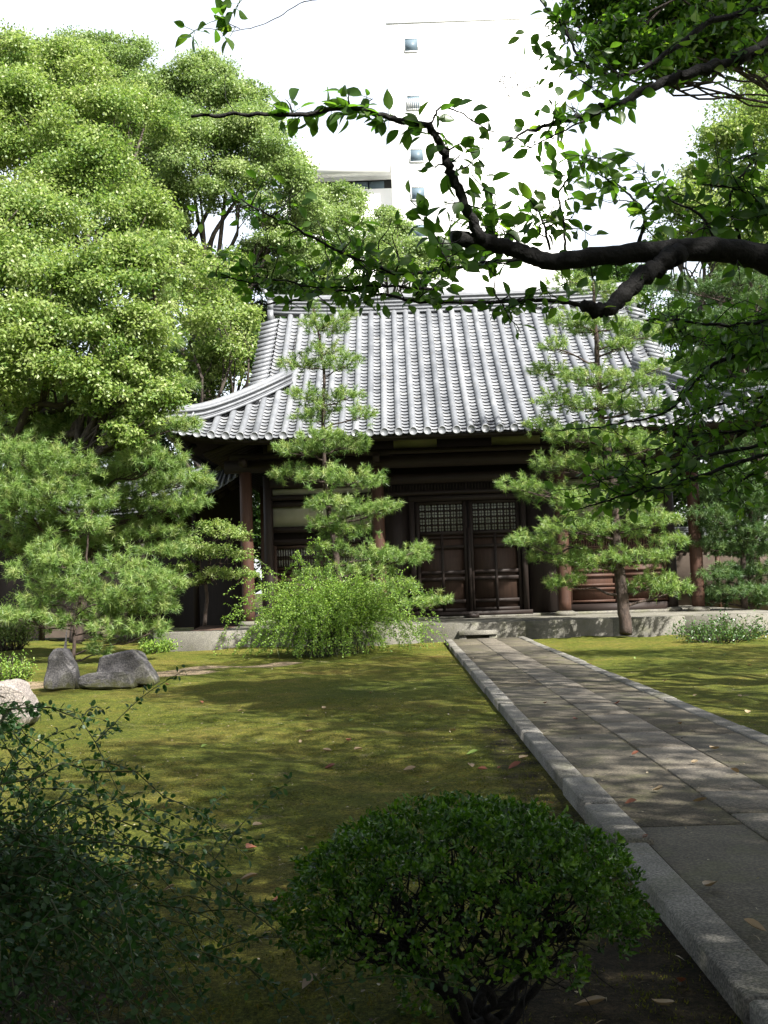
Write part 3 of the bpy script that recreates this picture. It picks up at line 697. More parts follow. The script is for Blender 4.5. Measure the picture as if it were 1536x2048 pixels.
# ------------------------------------------------------------------ trees
def limb(mb, a, b, r0, r1, wig=.12, m=10, n=6, sag=0.0):
    a, b = np.asarray(a, float), np.asarray(b, float); L = np.linalg.norm(b - a); k = 5
    p = np.linspace(a, b, k); p[1:-1] += RG.normal(size=(k - 2, 3)) * L * wig * .35; p[1:-1, 2] += sag * L * np.array([.75, 1, .75])
    q = spline(p, max(2, m // 4)); mb.tube(q, np.linspace(r0, r1, len(q)), n); return q
def clumps(mb, blobs, leaf, wid, per, sub=9, subr=.41, clus=22, cs=.22, tpl=RHOMB, flat=.75):
    """leaf sprays on the shells of many small lumps that sit on each bigger blob"""
    for (c, r) in blobs:
        c = np.asarray(c, float); r = np.asarray(r, float) * np.ones(3)
        ks = max(4, int(sub * RG.uniform(.8, 1.25)))
        u = rdir(ks); u[:, 2] = np.where(u[:, 2] < -.55, -u[:, 2], u[:, 2])
        cen = c + u * r * RG.uniform(.62, .95, (ks, 1)); rad = r.mean() * subr * RG.uniform(.6, 1.45, ks)
        if ks > 13: cen = np.vstack([cen, c[None]]); rad = np.append(rad, r.mean() * .62)   # leaves deep inside the crown
        for q_, (cc, rr) in enumerate(zip(cen, rad)):
            n = max(3, int(per * rr * rr * (12.5 if q_ < ks else 5)))
            w = rdir(n); w[:, 2] = np.where(w[:, 2] < -.45, -w[:, 2] * .6, w[:, 2]); w = unit(w)
            sp_ = cc + w * rr * np.array([1, 1, flat]) * (1 - .45 * RG.random((n, 1)) ** 2)
            pos = np.repeat(sp_, clus, 0) + RG.normal(size=(n * clus, 3)) * cs * np.array([1, 1, .55]) * min(1.0, rr / .8 + .25)
            wn = np.repeat(w, clus, 0)
            nrm = unit(wn * .55 + np.array([0, 0, .65]) + RG.normal(size=wn.shape) * .55)
            d = unit(RG.normal(size=wn.shape) + wn * .7 - np.array([0, 0, .55]))
            base = np.repeat(np.clip(RG.normal(RG.normal(.46, .10), .20, n), 0, 1), clus)
            leaves(mb, pos, d, nrm, leaf * RG.uniform(.7, 1.25, len(pos)), wid * RG.uniform(.75, 1.2, len(pos)), tpl, np.clip(base + RG.normal(0, .2, len(pos)), 0, 1))
def pxblobs(lst): return [(P(x, y, Y), PX(r, Y)) for x, y, r, Y in lst]
def broad_tree(name, label, base, blobs, mat, leaf=.11, wid=.062, per=5, sub=9, trunk_r=.3, cat='tree', group=None, fork=.45, bark='bark', fk=None, **kw):
    t = thing(name, base, label, cat, group); base = np.asarray(base, float)
    mb = MB(); cs = np.array([b[0] for b in blobs]); top = cs.mean(0); fk = base + (top - base) * fork if fk is None else np.asarray(fk, float)
    q = limb(mb, base, fk, trunk_r, trunk_r * .7, .06, 12, 10)
    for c, br_ in zip(cs, [np.mean(b[1]) for b in blobs]):
        st_ = q[RG.integers(len(q) * 2 // 3, len(q))]; l = limb(mb, st_, c, trunk_r * .42, trunk_r * .1, .18, 12, 6)
        for _ in range(4):
            e = c + rdir(1)[0] * br_ * .7; limb(mb, l[RG.integers(len(l) // 2, len(l))], e, trunk_r * .12, .012, .16, 8, 5)
    mb.build('trunk', M[bark], t, smooth=True)
    mb = MB(); clumps(mb, blobs, leaf, wid, per, sub, **kw); mb.build('crown', mat, t); return t
LG = 'broadleaf trees behind the left pines'
broad_tree('camphor_tree', 'large bright camphor tree filling the left edge above the pines', P(-60, 1215, 29), pxblobs([
    (60, 300, 150, 32), (170, 210, 110, 33), (40, 180, 100, 34), (-60, 330, 170, 32), (190, 420, 150, 31), (50, 520, 160, 28), (-80, 620, 180, 28), (220, 600, 120, 26.6), (300, 560, 60, 27), (150, 640, 110, 26.4),
    (110, 720, 130, 26.4), (265, 700, 80, 26.4), (0, 760, 130, 26.6), (240, 790, 85, 26.2), (305, 750, 50, 26.4), (70, 850, 120, 30), (200, 850, 90, 29), (290, 850, 45, 26.2), (250, 880, 40, 26), (320, 800, 45, 26.2), (110, 330, 140, 35), (290, 250, 70, 35), (270, 500, 90, 32)]),
    M['camphor'], .105, .064, 8.5, 19, .34, clus=34, cs=.22, subr=.27, group=LG)
broad_tree('camphor_tree', 'rounded camphor tree with forked dark limbs, left of the white tower', P(420, 1170, 46), pxblobs([
    (250, 140, 60, 48), (330, 230, 80, 47), (440, 220, 85, 47), (520, 300, 90, 46), (390, 320, 100, 45), (560, 370, 70, 46), (300, 330, 80, 46), (300, 430, 70, 46), (470, 390, 70, 45), (380, 560, 70, 47), (520, 540, 60, 47), (300, 520, 70, 46), (120, 140, 70, 48), (20, 140, 70, 48),
    (330, 400, 60, 45), (590, 430, 60, 46), (200, 120, 50, 48), (490, 210, 50, 47), (250, 250, 90, 46), (200, 180, 80, 48), (400, 170, 60, 47), (330, 480, 55, 45), (560, 480, 55, 46)]), M['camphor_far'], .115, .078, 8.5, 18, .34, clus=32, cs=.24, subr=.29, fk=P(418, 545, 46), group=LG)
broad_tree('camphor_tree', 'pale green rounded tree directly below the white tower balcony', P(700, 1170, 53), pxblobs([
    (672, 425, 60, 52), (772, 460, 44, 52), (640, 470, 60, 51), (720, 520, 80, 51), (820, 540, 60, 51), (880, 520, 45, 52), (640, 570, 70, 50), (790, 480, 40, 52), (600, 540, 60, 51)]), M['camphor_far'], .12, .08, 8.0, 17, .3, clus=32, cs=.24, subr=.29, group=LG)
broad_tree('camphor_tree', 'shadowy glossy tree tight against the left gable of the hall roof', P(410, 1190, 43), pxblobs([
    (390, 570, 65, 42.5), (440, 640, 75, 42), (380, 690, 70, 42), (470, 720, 60, 42.5), (330, 620, 60, 42), (410, 770, 60, 43), (490, 660, 40, 43), (450, 560, 50, 44), (340, 780, 60, 43)]), M['camphor'], .14, .085, 4.6, 10, .26, group=LG)
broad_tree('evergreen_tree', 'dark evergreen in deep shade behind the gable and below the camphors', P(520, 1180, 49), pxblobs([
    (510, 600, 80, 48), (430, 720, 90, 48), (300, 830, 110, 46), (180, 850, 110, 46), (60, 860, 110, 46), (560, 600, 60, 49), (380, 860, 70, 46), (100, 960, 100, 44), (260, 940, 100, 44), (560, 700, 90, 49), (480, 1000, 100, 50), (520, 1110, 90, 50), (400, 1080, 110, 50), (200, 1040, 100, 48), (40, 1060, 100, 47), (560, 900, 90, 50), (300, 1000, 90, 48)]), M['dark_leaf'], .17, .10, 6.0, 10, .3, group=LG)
RGp = 'broadleaf trees beyond the right of the hall'
broad_tree('camphor_tree', 'tall dark camphor tree at the right edge above the pines', P(1560, 1150, 40), pxblobs([
    (1500, 250, 70, 40), (1440, 320, 70, 40), (1380, 380, 50, 40), (1540, 330, 90, 40), (1480, 430, 90, 40), (1390, 460, 60, 40), (1560, 220, 90, 41), (1560, 480, 110, 40), (1430, 540, 70, 41), (1350, 420, 35, 40), (1520, 560, 90, 41), (1550, 170, 50, 41), (1440, 390, 60, 40), (1340, 480, 45, 41)]), M['camphor'], .14, .085, 4.6, 10, .3, group=RGp)
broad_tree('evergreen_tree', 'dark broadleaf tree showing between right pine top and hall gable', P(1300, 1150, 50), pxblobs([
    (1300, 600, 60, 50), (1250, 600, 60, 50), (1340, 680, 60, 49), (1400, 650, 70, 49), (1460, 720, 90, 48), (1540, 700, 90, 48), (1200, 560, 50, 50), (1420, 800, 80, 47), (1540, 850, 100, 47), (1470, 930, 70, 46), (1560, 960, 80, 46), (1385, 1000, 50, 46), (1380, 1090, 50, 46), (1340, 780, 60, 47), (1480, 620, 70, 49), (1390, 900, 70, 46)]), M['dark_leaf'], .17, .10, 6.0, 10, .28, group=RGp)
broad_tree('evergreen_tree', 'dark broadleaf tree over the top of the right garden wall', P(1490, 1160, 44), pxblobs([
    (1430, 980, 50, 44), (1490, 960, 60, 44), (1550, 980, 70, 44), (1410, 1040, 45, 43.5), (1470, 1040, 40, 43.2), (1600, 1040, 80, 44)]), M['dark_leaf'], .15, .09, 5.0, 9, .16, group=RGp)

# ---- pines
def pine(name, label, trunk, pads, mat=None, nl=.15, nw=.013, per=40, dens=1.0, r0=.12, group=None, bark='pine_bark', shoot_s=.10):
    tk_ = [np.asarray(p, float) for p in trunk]; tr = spline([tk_[0]] + [p + RG.normal(0, .055, 3) * [1, 1, 0] for p in tk_[1:]], 8); base = tr[0]
    t = thing(name, base, label, 'pine tree', group)
    mb = MB(); nb = MB(); m = len(tr)
    mb.tube(tr + RG.normal(size=tr.shape) * .012, np.linspace(r0, r0 * .22, m), 9)
    for (c, rx, rz, ry) in pads:
        c = np.asarray(c, float)
        want = c[2] - .1 - .25 * np.hypot(*(c - tr[np.argmin(abs(tr[:, 2] - c[2]))])[:2])
        k = int(np.argmin(abs(tr[:, 2] - want))); rr = np.interp(k / m, [0, 1], [r0, r0 * .22])
        br = limb(mb, tr[k], c - [0, 0, rz * .4], min(rr * .45, .045), .014, .10, 12, 6, .0)
        n = max(10, int(dens * 190 * rx * ry)); a = RG.random(n) * 2 * np.pi; q = np.sqrt(RG.random(n))
        h = RG.normal(0, .45, n)
        sp_ = c + np.stack([np.cos(a) * q * rx, np.sin(a) * q * ry, h * rz * np.sqrt(np.maximum(.15, 1 - q * q)) + rz * .1 - .12 * q * rz], -1)
        out = np.stack([np.cos(a) * q * .9, np.sin(a) * q * .9, np.full(n, .75) + .3 * h], -1)
        ax = unit(out + RG.normal(size=out.shape) * .28)
        for i in RG.permutation(n)[: max(3, n // 7)]: 
            s0 = br[RG.integers(len(br) // 2, len(br))]; mb.tube(spline([s0, (s0 + sp_[i]) / 2 - [0, 0, .04], sp_[i]], 3), [.009, .008, .007, .006, .006, .005, .005][:7], 4, cap=False)
        # needles: whorls along the shoot end
        A = np.repeat(ax, per, 0); po = np.repeat(sp_, per, 0) + A * (RG.random((n * per, 1)) - .55) * shoot_s * 1.5
        d = unit(A * RG.uniform(.25, 1.0, (n * per, 1)) + rdir(n * per) * .85)
        nr = rdir(n * per); y = unit(np.cross(d, nr)); L = nl * RG.uniform(.7, 1.15, (n * per, 1))
        droop = np.array([0, 0, -1.0]) * L * .10
        v = np.stack([po - y * nw / 2, po + y * nw / 2, po + d * L + droop], 1)
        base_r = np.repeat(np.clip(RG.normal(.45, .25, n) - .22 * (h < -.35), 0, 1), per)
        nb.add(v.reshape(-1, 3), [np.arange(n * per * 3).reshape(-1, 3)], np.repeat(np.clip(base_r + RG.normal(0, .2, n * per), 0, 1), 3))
    mb.build('trunk', M[bark], t, smooth=True); nb.build('needles', mat or M['needle'], t); return t
def pads(lst, Y, dep=.75, fat=1.08):
    o = []
    for e in lst:
        x, y, rx, ry = e[:4]; YY = Y + (e[4] if len(e) > 4 else RG.uniform(-.45, .45))
        o.append((P(x, y, YY), PX(rx, YY) * fat, PX(ry, YY) * 1.55 * RG.uniform(.8, 1.3), PX(rx, YY) * dep * fat + .12))
    return o
PG = 'clipped garden pines in front of the hall'
Yc = 27.8
pine('pine_tree', 'slender clipped pine rising behind the clover bush left of the doors', [P(676, 1298, Yc), P(680, 1180, Yc), P(668, 1080, Yc), P(652, 980, Yc), P(655, 860, Yc), P(648, 740, Yc), P(630, 610, Yc)], pads([
    (625, 612, 14, 18, 0), (690, 628, 22, 10, 0), (650, 650, 50, 16, 0), (600, 725, 40, 15), (690, 725, 42, 15), (650, 700, 35, 12, 0), (612, 790, 36, 15), (690, 790, 38, 13), (722, 825, 30, 12), (620, 830, 38, 14), (650, 815, 28, 14, 0),
    (600, 895, 50, 17), (690, 885, 48, 18), (640, 870, 45, 15, -.5), (580, 945, 38, 18), (640, 950, 45, 18, -.5), (725, 955, 50, 16), (660, 1005, 45, 15, -.4), (640, 1045, 38, 16), (720, 1020, 55, 17), (775, 1010, 30, 12),
    (690, 1060, 45, 16), (660, 1095, 40, 16), (740, 1105, 45, 13), (800, 1115, 55, 13), (840, 1095, 20, 10), (720, 1140, 60, 18), (790, 1175, 45, 13), (870, 1200, 34, 9), (830, 1205, 30, 9), (640, 1150, 50, 16)], Yc), r0=.10, group=PG)
Yr = 29.0
pine('pine_tree', 'broad clipped pine with a dark leaning trunk right of the path', [P(1253, 1268, Yr), P(1243, 1180, Yr), P(1232, 1080, Yr), P(1216, 960, Yr), P(1208, 850, Yr), P(1200, 740, Yr), P(1192, 640, Yr), P(1188, 560, Yr)], pads([
    (1190, 575, 40, 16, 0), (1130, 560, 40, 14), (1240, 600, 40, 15), (1140, 640, 45, 16), (1200, 650, 60, 18, 0), (1290, 665, 55, 16), (1240, 690, 40, 14), (1110, 690, 30, 14), (1100, 740, 40, 15), (1180, 755, 60, 18), (1270, 760, 55, 16), (1320, 730, 30, 12),
    (1110, 800, 45, 17), (1200, 805, 60, 18), (1290, 810, 50, 15), (1080, 850, 36, 15), (1150, 870, 60, 20), (1230, 880, 60, 18), (1300, 890, 45, 15), (1120, 925, 55, 18), (1200, 930, 60, 20), (1280, 950, 50, 16),
    (1040, 970, 42, 13), (1100, 985, 60, 17), (1180, 1000, 70, 18), (1260, 1010, 60, 16), (1150, 1050, 70, 20), (1230, 1060, 70, 20), (1310, 1040, 50, 16), (1060, 1080, 45, 14), (1120, 1110, 60, 20), (1200, 1120, 60, 20), (1280, 1110, 60, 18), (1340, 1080, 36, 14), (1130, 1160, 40, 14), (1300, 1165, 50, 14), (1350, 1175, 36, 12)], Yr), r0=.165, group=PG)
Yl = 28.0
pine('pine_tree', 'large spreading pine with broad pads at the left edge of the garden', [P(150, 1286, Yl), P(165, 1180, Yl), P(180, 1060, Yl), P(186, 930, Yl), P(190, 800, Yl), P(196, 690, Yl), P(215, 560, Yl)], pads([
    (290, 490, 36, 16), (310, 590, 36, 14), (320, 680, 40, 18), (318, 765, 50, 20), (370, 770, 22, 12), (345, 850, 45, 18), (250, 880, 50, 22),
    (40, 905, 80, 32, -2.2), (130, 930, 70, 28, -2), (60, 980, 90, 34, -2.2), (150, 1000, 70, 28, -2), (20, 1010, 70, 30, -2.3), (300, 920, 60, 24, -1.4), (360, 960, 55, 20), (270, 975, 55, 22), (340, 1010, 55, 20), (225, 900, 45, 20), (390, 965, 25, 12),
    (260, 1045, 45, 18), (320, 1065, 55, 18), (120, 1090, 60, 20), (200, 1080, 50, 20), (330, 1100, 45, 14), (20, 1090, 60, 20), (80, 1050, 60, 24), (270, 840, 60, 20), (60, 860, 70, 24), (180, 950, 70, 24), (0, 960, 70, 26), (120, 1040, 60, 22), (370, 1000, 40, 16), (250, 1010, 60, 20)], Yl, fat=1.25), r0=.17, nl=.17, group='pines at the left edge of the garden')
Yl2 = 25.5
pine('pine_tree', 'young low pine with thin pale trunk behind the two dark rocks', [P(146, 1322, Yl2), P(150, 1240, Yl2), P(165, 1150, Yl2), P(176, 1060, Yl2), P(180, 1020, Yl2)], pads([
    (180, 1050, 40, 20), (120, 1120, 50, 20), (230, 1130, 60, 20), (300, 1150, 45, 16), (90, 1190, 55, 22), (180, 1185, 50, 22), (260, 1200, 60, 20), (320, 1215, 40, 16), (130, 1240, 50, 20), (220, 1250, 50, 20), (200, 1295, 25, 16), (300, 1255, 45, 16), (60, 1140, 55, 20), (150, 1160, 60, 22), (280, 1180, 60, 20), (40, 1230, 55, 20), (340, 1170, 45, 16), (210, 1220, 60, 22), (100, 1100, 50, 20)], Yl2, fat=.98), r0=.045, nl=.18, group='pines at the left edge of the garden')
pine('pine_tree', 'hazy pine with a pale trunk at the right edge behind the hall corner', [P(1500, 1190, 37), P(1512, 1000, 37), P(1518, 800, 37), P(1515, 640, 37), P(1500, 540, 37)], pads([
    (1480, 560, 60, 20), (1400, 580, 50, 18), (1330, 565, 40, 16), (1530, 600, 60, 20), (1440, 640, 60, 20), (1500, 690, 60, 20), (1420, 720, 50, 18), (1550, 760, 60, 20), (1460, 800, 60, 20), (1520, 880, 60, 20), (1430, 900, 50, 18), (1480, 980, 60, 20), (1550, 1010, 60, 20), (1440, 1080, 40, 16), (1520, 1100, 60, 18), (1470, 1140, 45, 14)], 37), nl=.17, nw=.015, r0=.16, dens=1.0, mat=M['needle_dark'], group='pines beyond the right of the hall')
pine('pine_tree', 'shadowy low pine before the garden wall, right of the last column', [P(1490, 1215, 33.5), P(1482, 1120, 33.5), P(1492, 1020, 33.5), P(1486, 940, 33.5)], pads([
    (1470, 950, 50, 18), (1530, 980, 60, 20), (1430, 990, 40, 16), (1490, 1010, 60, 20), (1450, 1050, 45, 16), (1540, 1060, 60, 20), (1480, 1100, 50, 18), (1440, 1150, 45, 16), (1530, 1140, 60, 18), (1420, 1090, 40, 16), (1425, 1190, 40, 16), (1500, 1060, 60, 20), (1540, 1195, 50, 16), (1460, 1000, 50, 20), (1420, 1030, 40, 16), (1480, 1180, 60, 16), (1570, 1180, 50, 16)], 33.5), nl=.17, nw=.014, r0=.11, mat=M['needle_dark'], group='pines beyond the right of the hall')
# layered small tree in the side court
ys_ = 32.4
broad_tree('layered_tree', 'small layered tree with thin pale trunk under the corridor eave', P(409, 1252, ys_), [(P(x, y, ys_ + dy * .6), np.array([PX(r, ys_), PX(r, ys_) * .8, PX(r * .22, ys_)])) for x, y, r, dy in (
    (430, 1062, 50, .4), (470, 1075, 40, 0), (400, 1090, 45, .2), (455, 1115, 50, 0), (420, 1105, 40, -.2), (380, 1110, 40, .4), (440, 1150, 45, -.3), (475, 1150, 40, 0), (400, 1165, 30, .2), (360, 1140, 40, .5))], M['camphor'], .085, .045, 5, 9, .06, fork=.8, subr=.5, cs=.12, bark='pine_bark')

# ------------------------------------------------------------------ clover bushes
def clover(name, label, centre, stems, mat, ll=.03, step=.03, base_r=.25, seed=1, tpl=OVAL, side=.5):
    rg = np.random.default_rng(seed); t = thing(name, centre, label, 'bush'); c = np.asarray(centre, float); mb = MB(); lb = MB()
    for (az, reach, h, zend) in stems:
        d = np.array([math.cos(az), math.sin(az), 0]); p0 = c + np.append(rg.normal(0, base_r, 2), -.03)
        p1 = p0 + d * reach * rg.uniform(.15, .45) + [0, 0, h * rg.uniform(1.25, 1.6)]; p2 = p0 + d * reach; p2[2] = max(.06, zend)
        tt = np.linspace(0, 1, 14)[:, None]; q = (1 - tt) ** 2 * p0 + 2 * tt * (1 - tt) * p1 + tt ** 2 * p2; q[1:] += rg.normal(0, .02, (13, 3))
        mb.tube(q, np.linspace(.007, .002, 14), 4, cap=False)
        runs = [q[4:]]
        for k in range(4, 13):                # side twigs
            for _ in range(2):
                if rg.random() < side:
                    e = q[k] + d * rg.uniform(.02, .25) + rg.normal(0, .16, 3) + [0, 0, rg.uniform(-.22, .06)]; e[2] = max(.04, e[2])
                    tw = spline([q[k], (q[k] + e) / 2 + [0, 0, .03], e], 4); runs.append(tw); mb.tube(tw, np.linspace(.003, .0013, len(tw)), 3, cap=False)
        for ru in runs:
            L = np.concatenate([[0], np.cumsum(np.linalg.norm(np.diff(ru, axis=0), axis=1))]); n = max(2, int(L[-1] / step)); s = np.linspace(0, L[-1], n)
            pp = np.stack([np.interp(s, L, ru[:, k]) for k in range(3)], -1); pp = np.repeat(pp, 3, 0)
            dr = unit(rg.normal(size=pp.shape) + d * .5); nn = unit(np.array([0, 0, .8]) + rg.normal(size=pp.shape) * .55)
            leaves(lb, pp + dr * .008, dr, nn, ll * rg.uniform(.65, 1.25, len(pp)), ll * .62 * rg.uniform(.8, 1.2, len(pp)), tpl, np.clip(rg.normal(.45, .25, len(pp)), 0, 1))
    mb.build('stems', M['stem'], t); lb.build('leaves', mat, t); return t
rg = np.random.default_rng(5)
cb = G(665, 1308)
stm = [(rg.random() * 2 * np.pi, rg.uniform(.7, 2.15), rg.uniform(1.05, 1.8), rg.choice([.08, .1, .3, .8, 1.3])) for _ in range(300)]
stm += [(R(150), .9, 2.3, 2.3), (R(130), .6, 2.3, 2.2), (R(175), 1.5, 2.1, 2.2), (R(165), 1.3, 2.2, 1.4), (R(100), .4, 2.2, 1.2), (R(20), 1.6, 2.2, 1.0), (R(10), 2.1, 1.9, .5), (R(-10), 2.35, 1.6, .1), (R(185), 2.3, 1.8, .8), (R(180), 2.2, 1.9, 1.4)]
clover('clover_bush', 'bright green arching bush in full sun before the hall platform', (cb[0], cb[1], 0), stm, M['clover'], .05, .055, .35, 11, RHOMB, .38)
nb_c = (-1.85, 3.7, 0)
stn_ = [(rg.uniform(R(-60), R(70)), rg.uniform(.7, 1.42), rg.uniform(.62, 1.02), rg.choice([.05, .08, .15, .3, .4])) for _ in range(56)] + [(R(55), .9, 1.22, .7), (R(66), 1.1, 1.25, .8), (R(48), 1.0, 1.2, .6), (R(80), .8, 1.3, .9), (R(22), 1.35, 1.02, .5), (R(-8), 1.6, .85, .08), (R(-15), 1.6, .9, .08)] + [(rg.uniform(R(60), R(300)), rg.uniform(.6, 1.4), rg.uniform(.7, 1.2), rg.uniform(.1, .8)) for _ in range(20)]
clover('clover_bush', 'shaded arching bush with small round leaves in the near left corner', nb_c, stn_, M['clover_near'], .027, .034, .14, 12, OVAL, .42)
# low shrubs at the edges
def low_shrub(name, label, c, rx, rz, mat, n=40, leaf=.06, per=9):
    t = thing(name, c, label, 'shrub'); c = np.asarray(c, float); mb = MB(); lb = MB()
    for _ in range(n):
        a = RG.random() * 2 * np.pi; q = math.sqrt(RG.random()); e = c + [math.cos(a) * q * rx, math.sin(a) * q * rx * .8, rz * (RG.uniform(.45, 1.0)) * (1 - .45 * q * q)]
        s = c + [math.cos(a) * q * rx * .4, math.sin(a) * q * rx * .3, -.03]; tw = limb(mb, s, e, .012, .004, .12, 8, 4)
        k = per * 3; pp = tw[RG.integers(len(tw) // 3, len(tw), k)] + RG.normal(size=(k, 3)) * .07
        leaves(lb, pp, unit(RG.normal(size=(k, 3)) + [0, 0, .2]), unit(RG.normal(size=(k, 3)) * .6 + [0, 0, .8]), leaf * RG.uniform(.7, 1.2, k), leaf * .5, OVAL)
    mb.build('stems', M['bark'], t); lb.build('leaves', mat, t); return t
low_shrub('low_shrub', 'low dark shrub spreading along the platform foot at the right edge', G(1450, 1283), 1.3, .62, M['dark_leaf'], 90, .07)
low_shrub('low_shrub', 'leafy green shrub at the left edge before the corridor wall', G(20, 1300), .9, 1.9, M['camphor'], 90, .09)
low_shrub('low_shrub', 'tuft of pale green shoots at the left end of the platform', G(318, 1304), .5, .35, M['clover'], 50, .07)
low_shrub('low_shrub', 'bright small shrub between upright rock and left picture edge', G(15, 1372), .45, .6, M['clover'], 60, .05)

# ------------------------------------------------------------------ rocks
def rock(name, label, hulls, mat, seed=0, nz=.03):
    rg = np.random.default_rng(seed); allv = np.vstack([np.array(h) for h in hulls]); b = allv.mean(0); b[2] = 0
    bm = bmesh.new()
    for h in hulls:
        vs = [bm.verts.new(p - b) for p in np.array(h, float)]
        g = bmesh.ops.convex_hull(bm, input=vs); 
        for v in [v for v in g['geom_unused'] + g['geom_interior'] if isinstance(v, bmesh.types.BMVert) and v.is_valid]: bm.verts.remove(v)
    bmesh.ops.bevel(bm, geom=list(bm.edges), offset=.03, segments=1, affect='EDGES')
    bmesh.ops.triangulate(bm, faces=list(bm.faces)); bmesh.ops.subdivide_edges(bm, edges=list(bm.edges), cuts=3, use_grid_fill=True)
    from mathutils import noise as mn
    for v in bm.verts:
        n = mn.noise(v.co * 3 + Vector((seed, 0, 0))) * nz + mn.noise(v.co * 9 + Vector((seed, 5, 0))) * nz * .45; v.co += Vector((n, n * .7, n))
    me = bpy.data.meshes.new(name); bm.to_mesh(me); bm.free(); me.materials.append(mat)
    return tag(link(name, me, None, b), label, 'rock')
def hullpx(lst, Y, d0, d1, taper=.75):
    o = []; c = np.mean([P(x, y, Y) for x, y in lst], 0)
    for x, y in lst:
        p = P(x, y, Y); o.append(p + [0, d0, 0]); q = c + (p - c) * taper; q[2] = p[2] - .03; o.append(q + [0, d1, 0])
    return o
Ys = 18.6
rock('garden_rock', 'wide dark rock with a low front ledge on the moss', [hullpx([(185, 1372), (200, 1312), (262, 1300), (290, 1330), (311, 1362), (308, 1372)], Ys, 0, .75, .8), hullpx([(162, 1372), (166, 1352), (190, 1342), (268, 1340), (276, 1374)], Ys, -.35, .3, .95)], M['rock'], 3)
rock('garden_rock', 'upright narrow dark rock standing left of the wide one', [hullpx([(82, 1380), (98, 1310), (108, 1296), (126, 1298), (150, 1340), (152, 1380)], 18.4, 0, .5, .7)], M['rock'], 5)
rock('garden_rock', 'pale pinkish boulder cut by the left picture edge', [hullpx([(-60, 1460), (-50, 1380), (-10, 1362), (25, 1368), (52, 1395), (66, 1432), (50, 1456)], 13.2, 0, .7, .7)], M['rock_pale'], 9, .05)

# ------------------------------------------------------------------ azalea in the foreground
az0 = np.array([P(960, 2036, 3.9)[0], 3.9, -.02]); t = thing('azalea_bush', az0, 'dark domed azalea bush with bare forked stems in the near foreground', 'bush')
mb = MB(); lb = MB(); cc = P(928, 1806, 3.9); RX, RY, RZ = .60, .50, .325
tips = []
for k in range(9):
    a = k / 9 * 2 * np.pi + RG.uniform(-.3, .3); s = az0 + [RG.normal(0, .05), RG.normal(0, .04), 0]
    m1 = az0 + [math.cos(a) * .22, math.sin(a) * .18, RG.uniform(.16, .28)]; q = limb(mb, s, m1, .018, .012, .14, 12, 7)
    for j in range(4):
        b = a + RG.uniform(-.7, .7); e = cc + [math.cos(b) * RX * RG.uniform(.3, .85), math.sin(b) * RY * RG.uniform(.3, .85), RG.uniform(-.16, .05)]
        q2 = limb(mb, q[-1], e, .011, .006, .16, 12, 5)
        for i in range(10):
            u = rdir(1)[0]; u[2] = abs(u[2]) * .9 - .15; e2 = cc + u * [RX, RY, RZ] * RG.uniform(.75, .95); st0 = q2[RG.integers(3, len(q2))]
            if np.linalg.norm(e2 - st0) < .45: q3 = limb(mb, st0, e2, .0045, .002, .2, 8, 4); tips.append(e2)
        for i in range(4):
            st0 = q2[RG.integers(2, len(q2))]; limb(mb, st0, st0 + RG.normal(size=3) * .12, .003, .001, .3, 8, 3)
n = 1750; u = rdir(n); u[:, 2] = np.where(u[:, 2] < -.34, -u[:, 2], u[:, 2]); lump = 1 + .09 * np.sin(u[:, 0] * 9 + 1) * np.sin(u[:, 1] * 7 + u[:, 2] * 5) + .05 * np.sin(u[:, 0] * 17) * np.sin(u[:, 2] * 13)
sp_ = cc + u * [RX, RY, RZ] * (lump * (1 - .30 * RG.random(n) ** 2.2))[:, None]
k = 12; U = np.repeat(unit(u * [1, 1, 1.3] + [0, 0, .35]), k, 0); po = np.repeat(sp_, k, 0) + RG.normal(size=(n * k, 3)) * .009
d = unit(U * .75 + rdir(n * k) * .8); nr = unit(U + RG.normal(size=U.shape) * .4)
leaves(lb, po, d, nr, .022 * RG.uniform(.65, 1.3, n * k), .0112 * RG.uniform(.8, 1.2, n * k), OVAL, np.clip(np.repeat(RG.normal(.45, .2, n), k) + RG.normal(0, .16, n * k), 0, 1))
for i in range(70):                           # a few shoots low on the stems
    c0 = az0 + [RG.uniform(-.28, -.05), RG.normal(0, .1), RG.uniform(.04, .2)]; dr = rdir(6)
    leaves(lb, np.repeat(c0[None], 6, 0), dr, unit(RG.normal(size=(6, 3)) + [0, 0, 1]), .022, .011, OVAL)
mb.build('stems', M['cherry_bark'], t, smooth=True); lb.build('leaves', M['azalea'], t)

# ------------------------------------------------------------------ cherry tree over the foreground
ch = thing('cherry_tree', (4.6, 4.4, 0), 'old cherry tree whose dark cut limb reaches in from the right', 'tree')
mb = MB(); lb = MB()
def cherry_leaf_run(q, n, ll, up=.0, spread=.05):
    s = RG.random(n) * (len(q) - 1.001); i = s.astype(int); f = (s - i)[:, None]; pp = q[i] * (1 - f) + q[i + 1] * f
    tg = unit(q[np.minimum(i + 1, len(q) - 1)] - q[i])
    dr = unit(RG.normal(size=(n, 3)) * [1, .8, .7] + tg * .5 + [0, 0, -.25 + up]); nn = unit(RG.normal(size=(n, 3)) * .75 + [0, -.3, .6])
    pe = dr * RG.uniform(.012, spread, (n, 1)); L = ll * .86 * RG.uniform(.6, 1.2, n)
    for a, b in zip(pp, pe): pass
    st_ = np.stack([pp, pp + pe], 1); w = .0012
    y = unit(np.cross(pe, [0.3, 1, .2])) * w
    v = np.stack([pp - y, pp + y, pp + pe + y, pp + pe - y], 1); lb.add(v.reshape(-1, 3), [np.arange(n * 4).reshape(-1, 4)], .2)
    leaves(lb, pp + pe, dr, nn, L, L * RG.uniform(.5, .72, n), OVATE, np.clip(RG.normal(.4, .24, n), 0, 1))
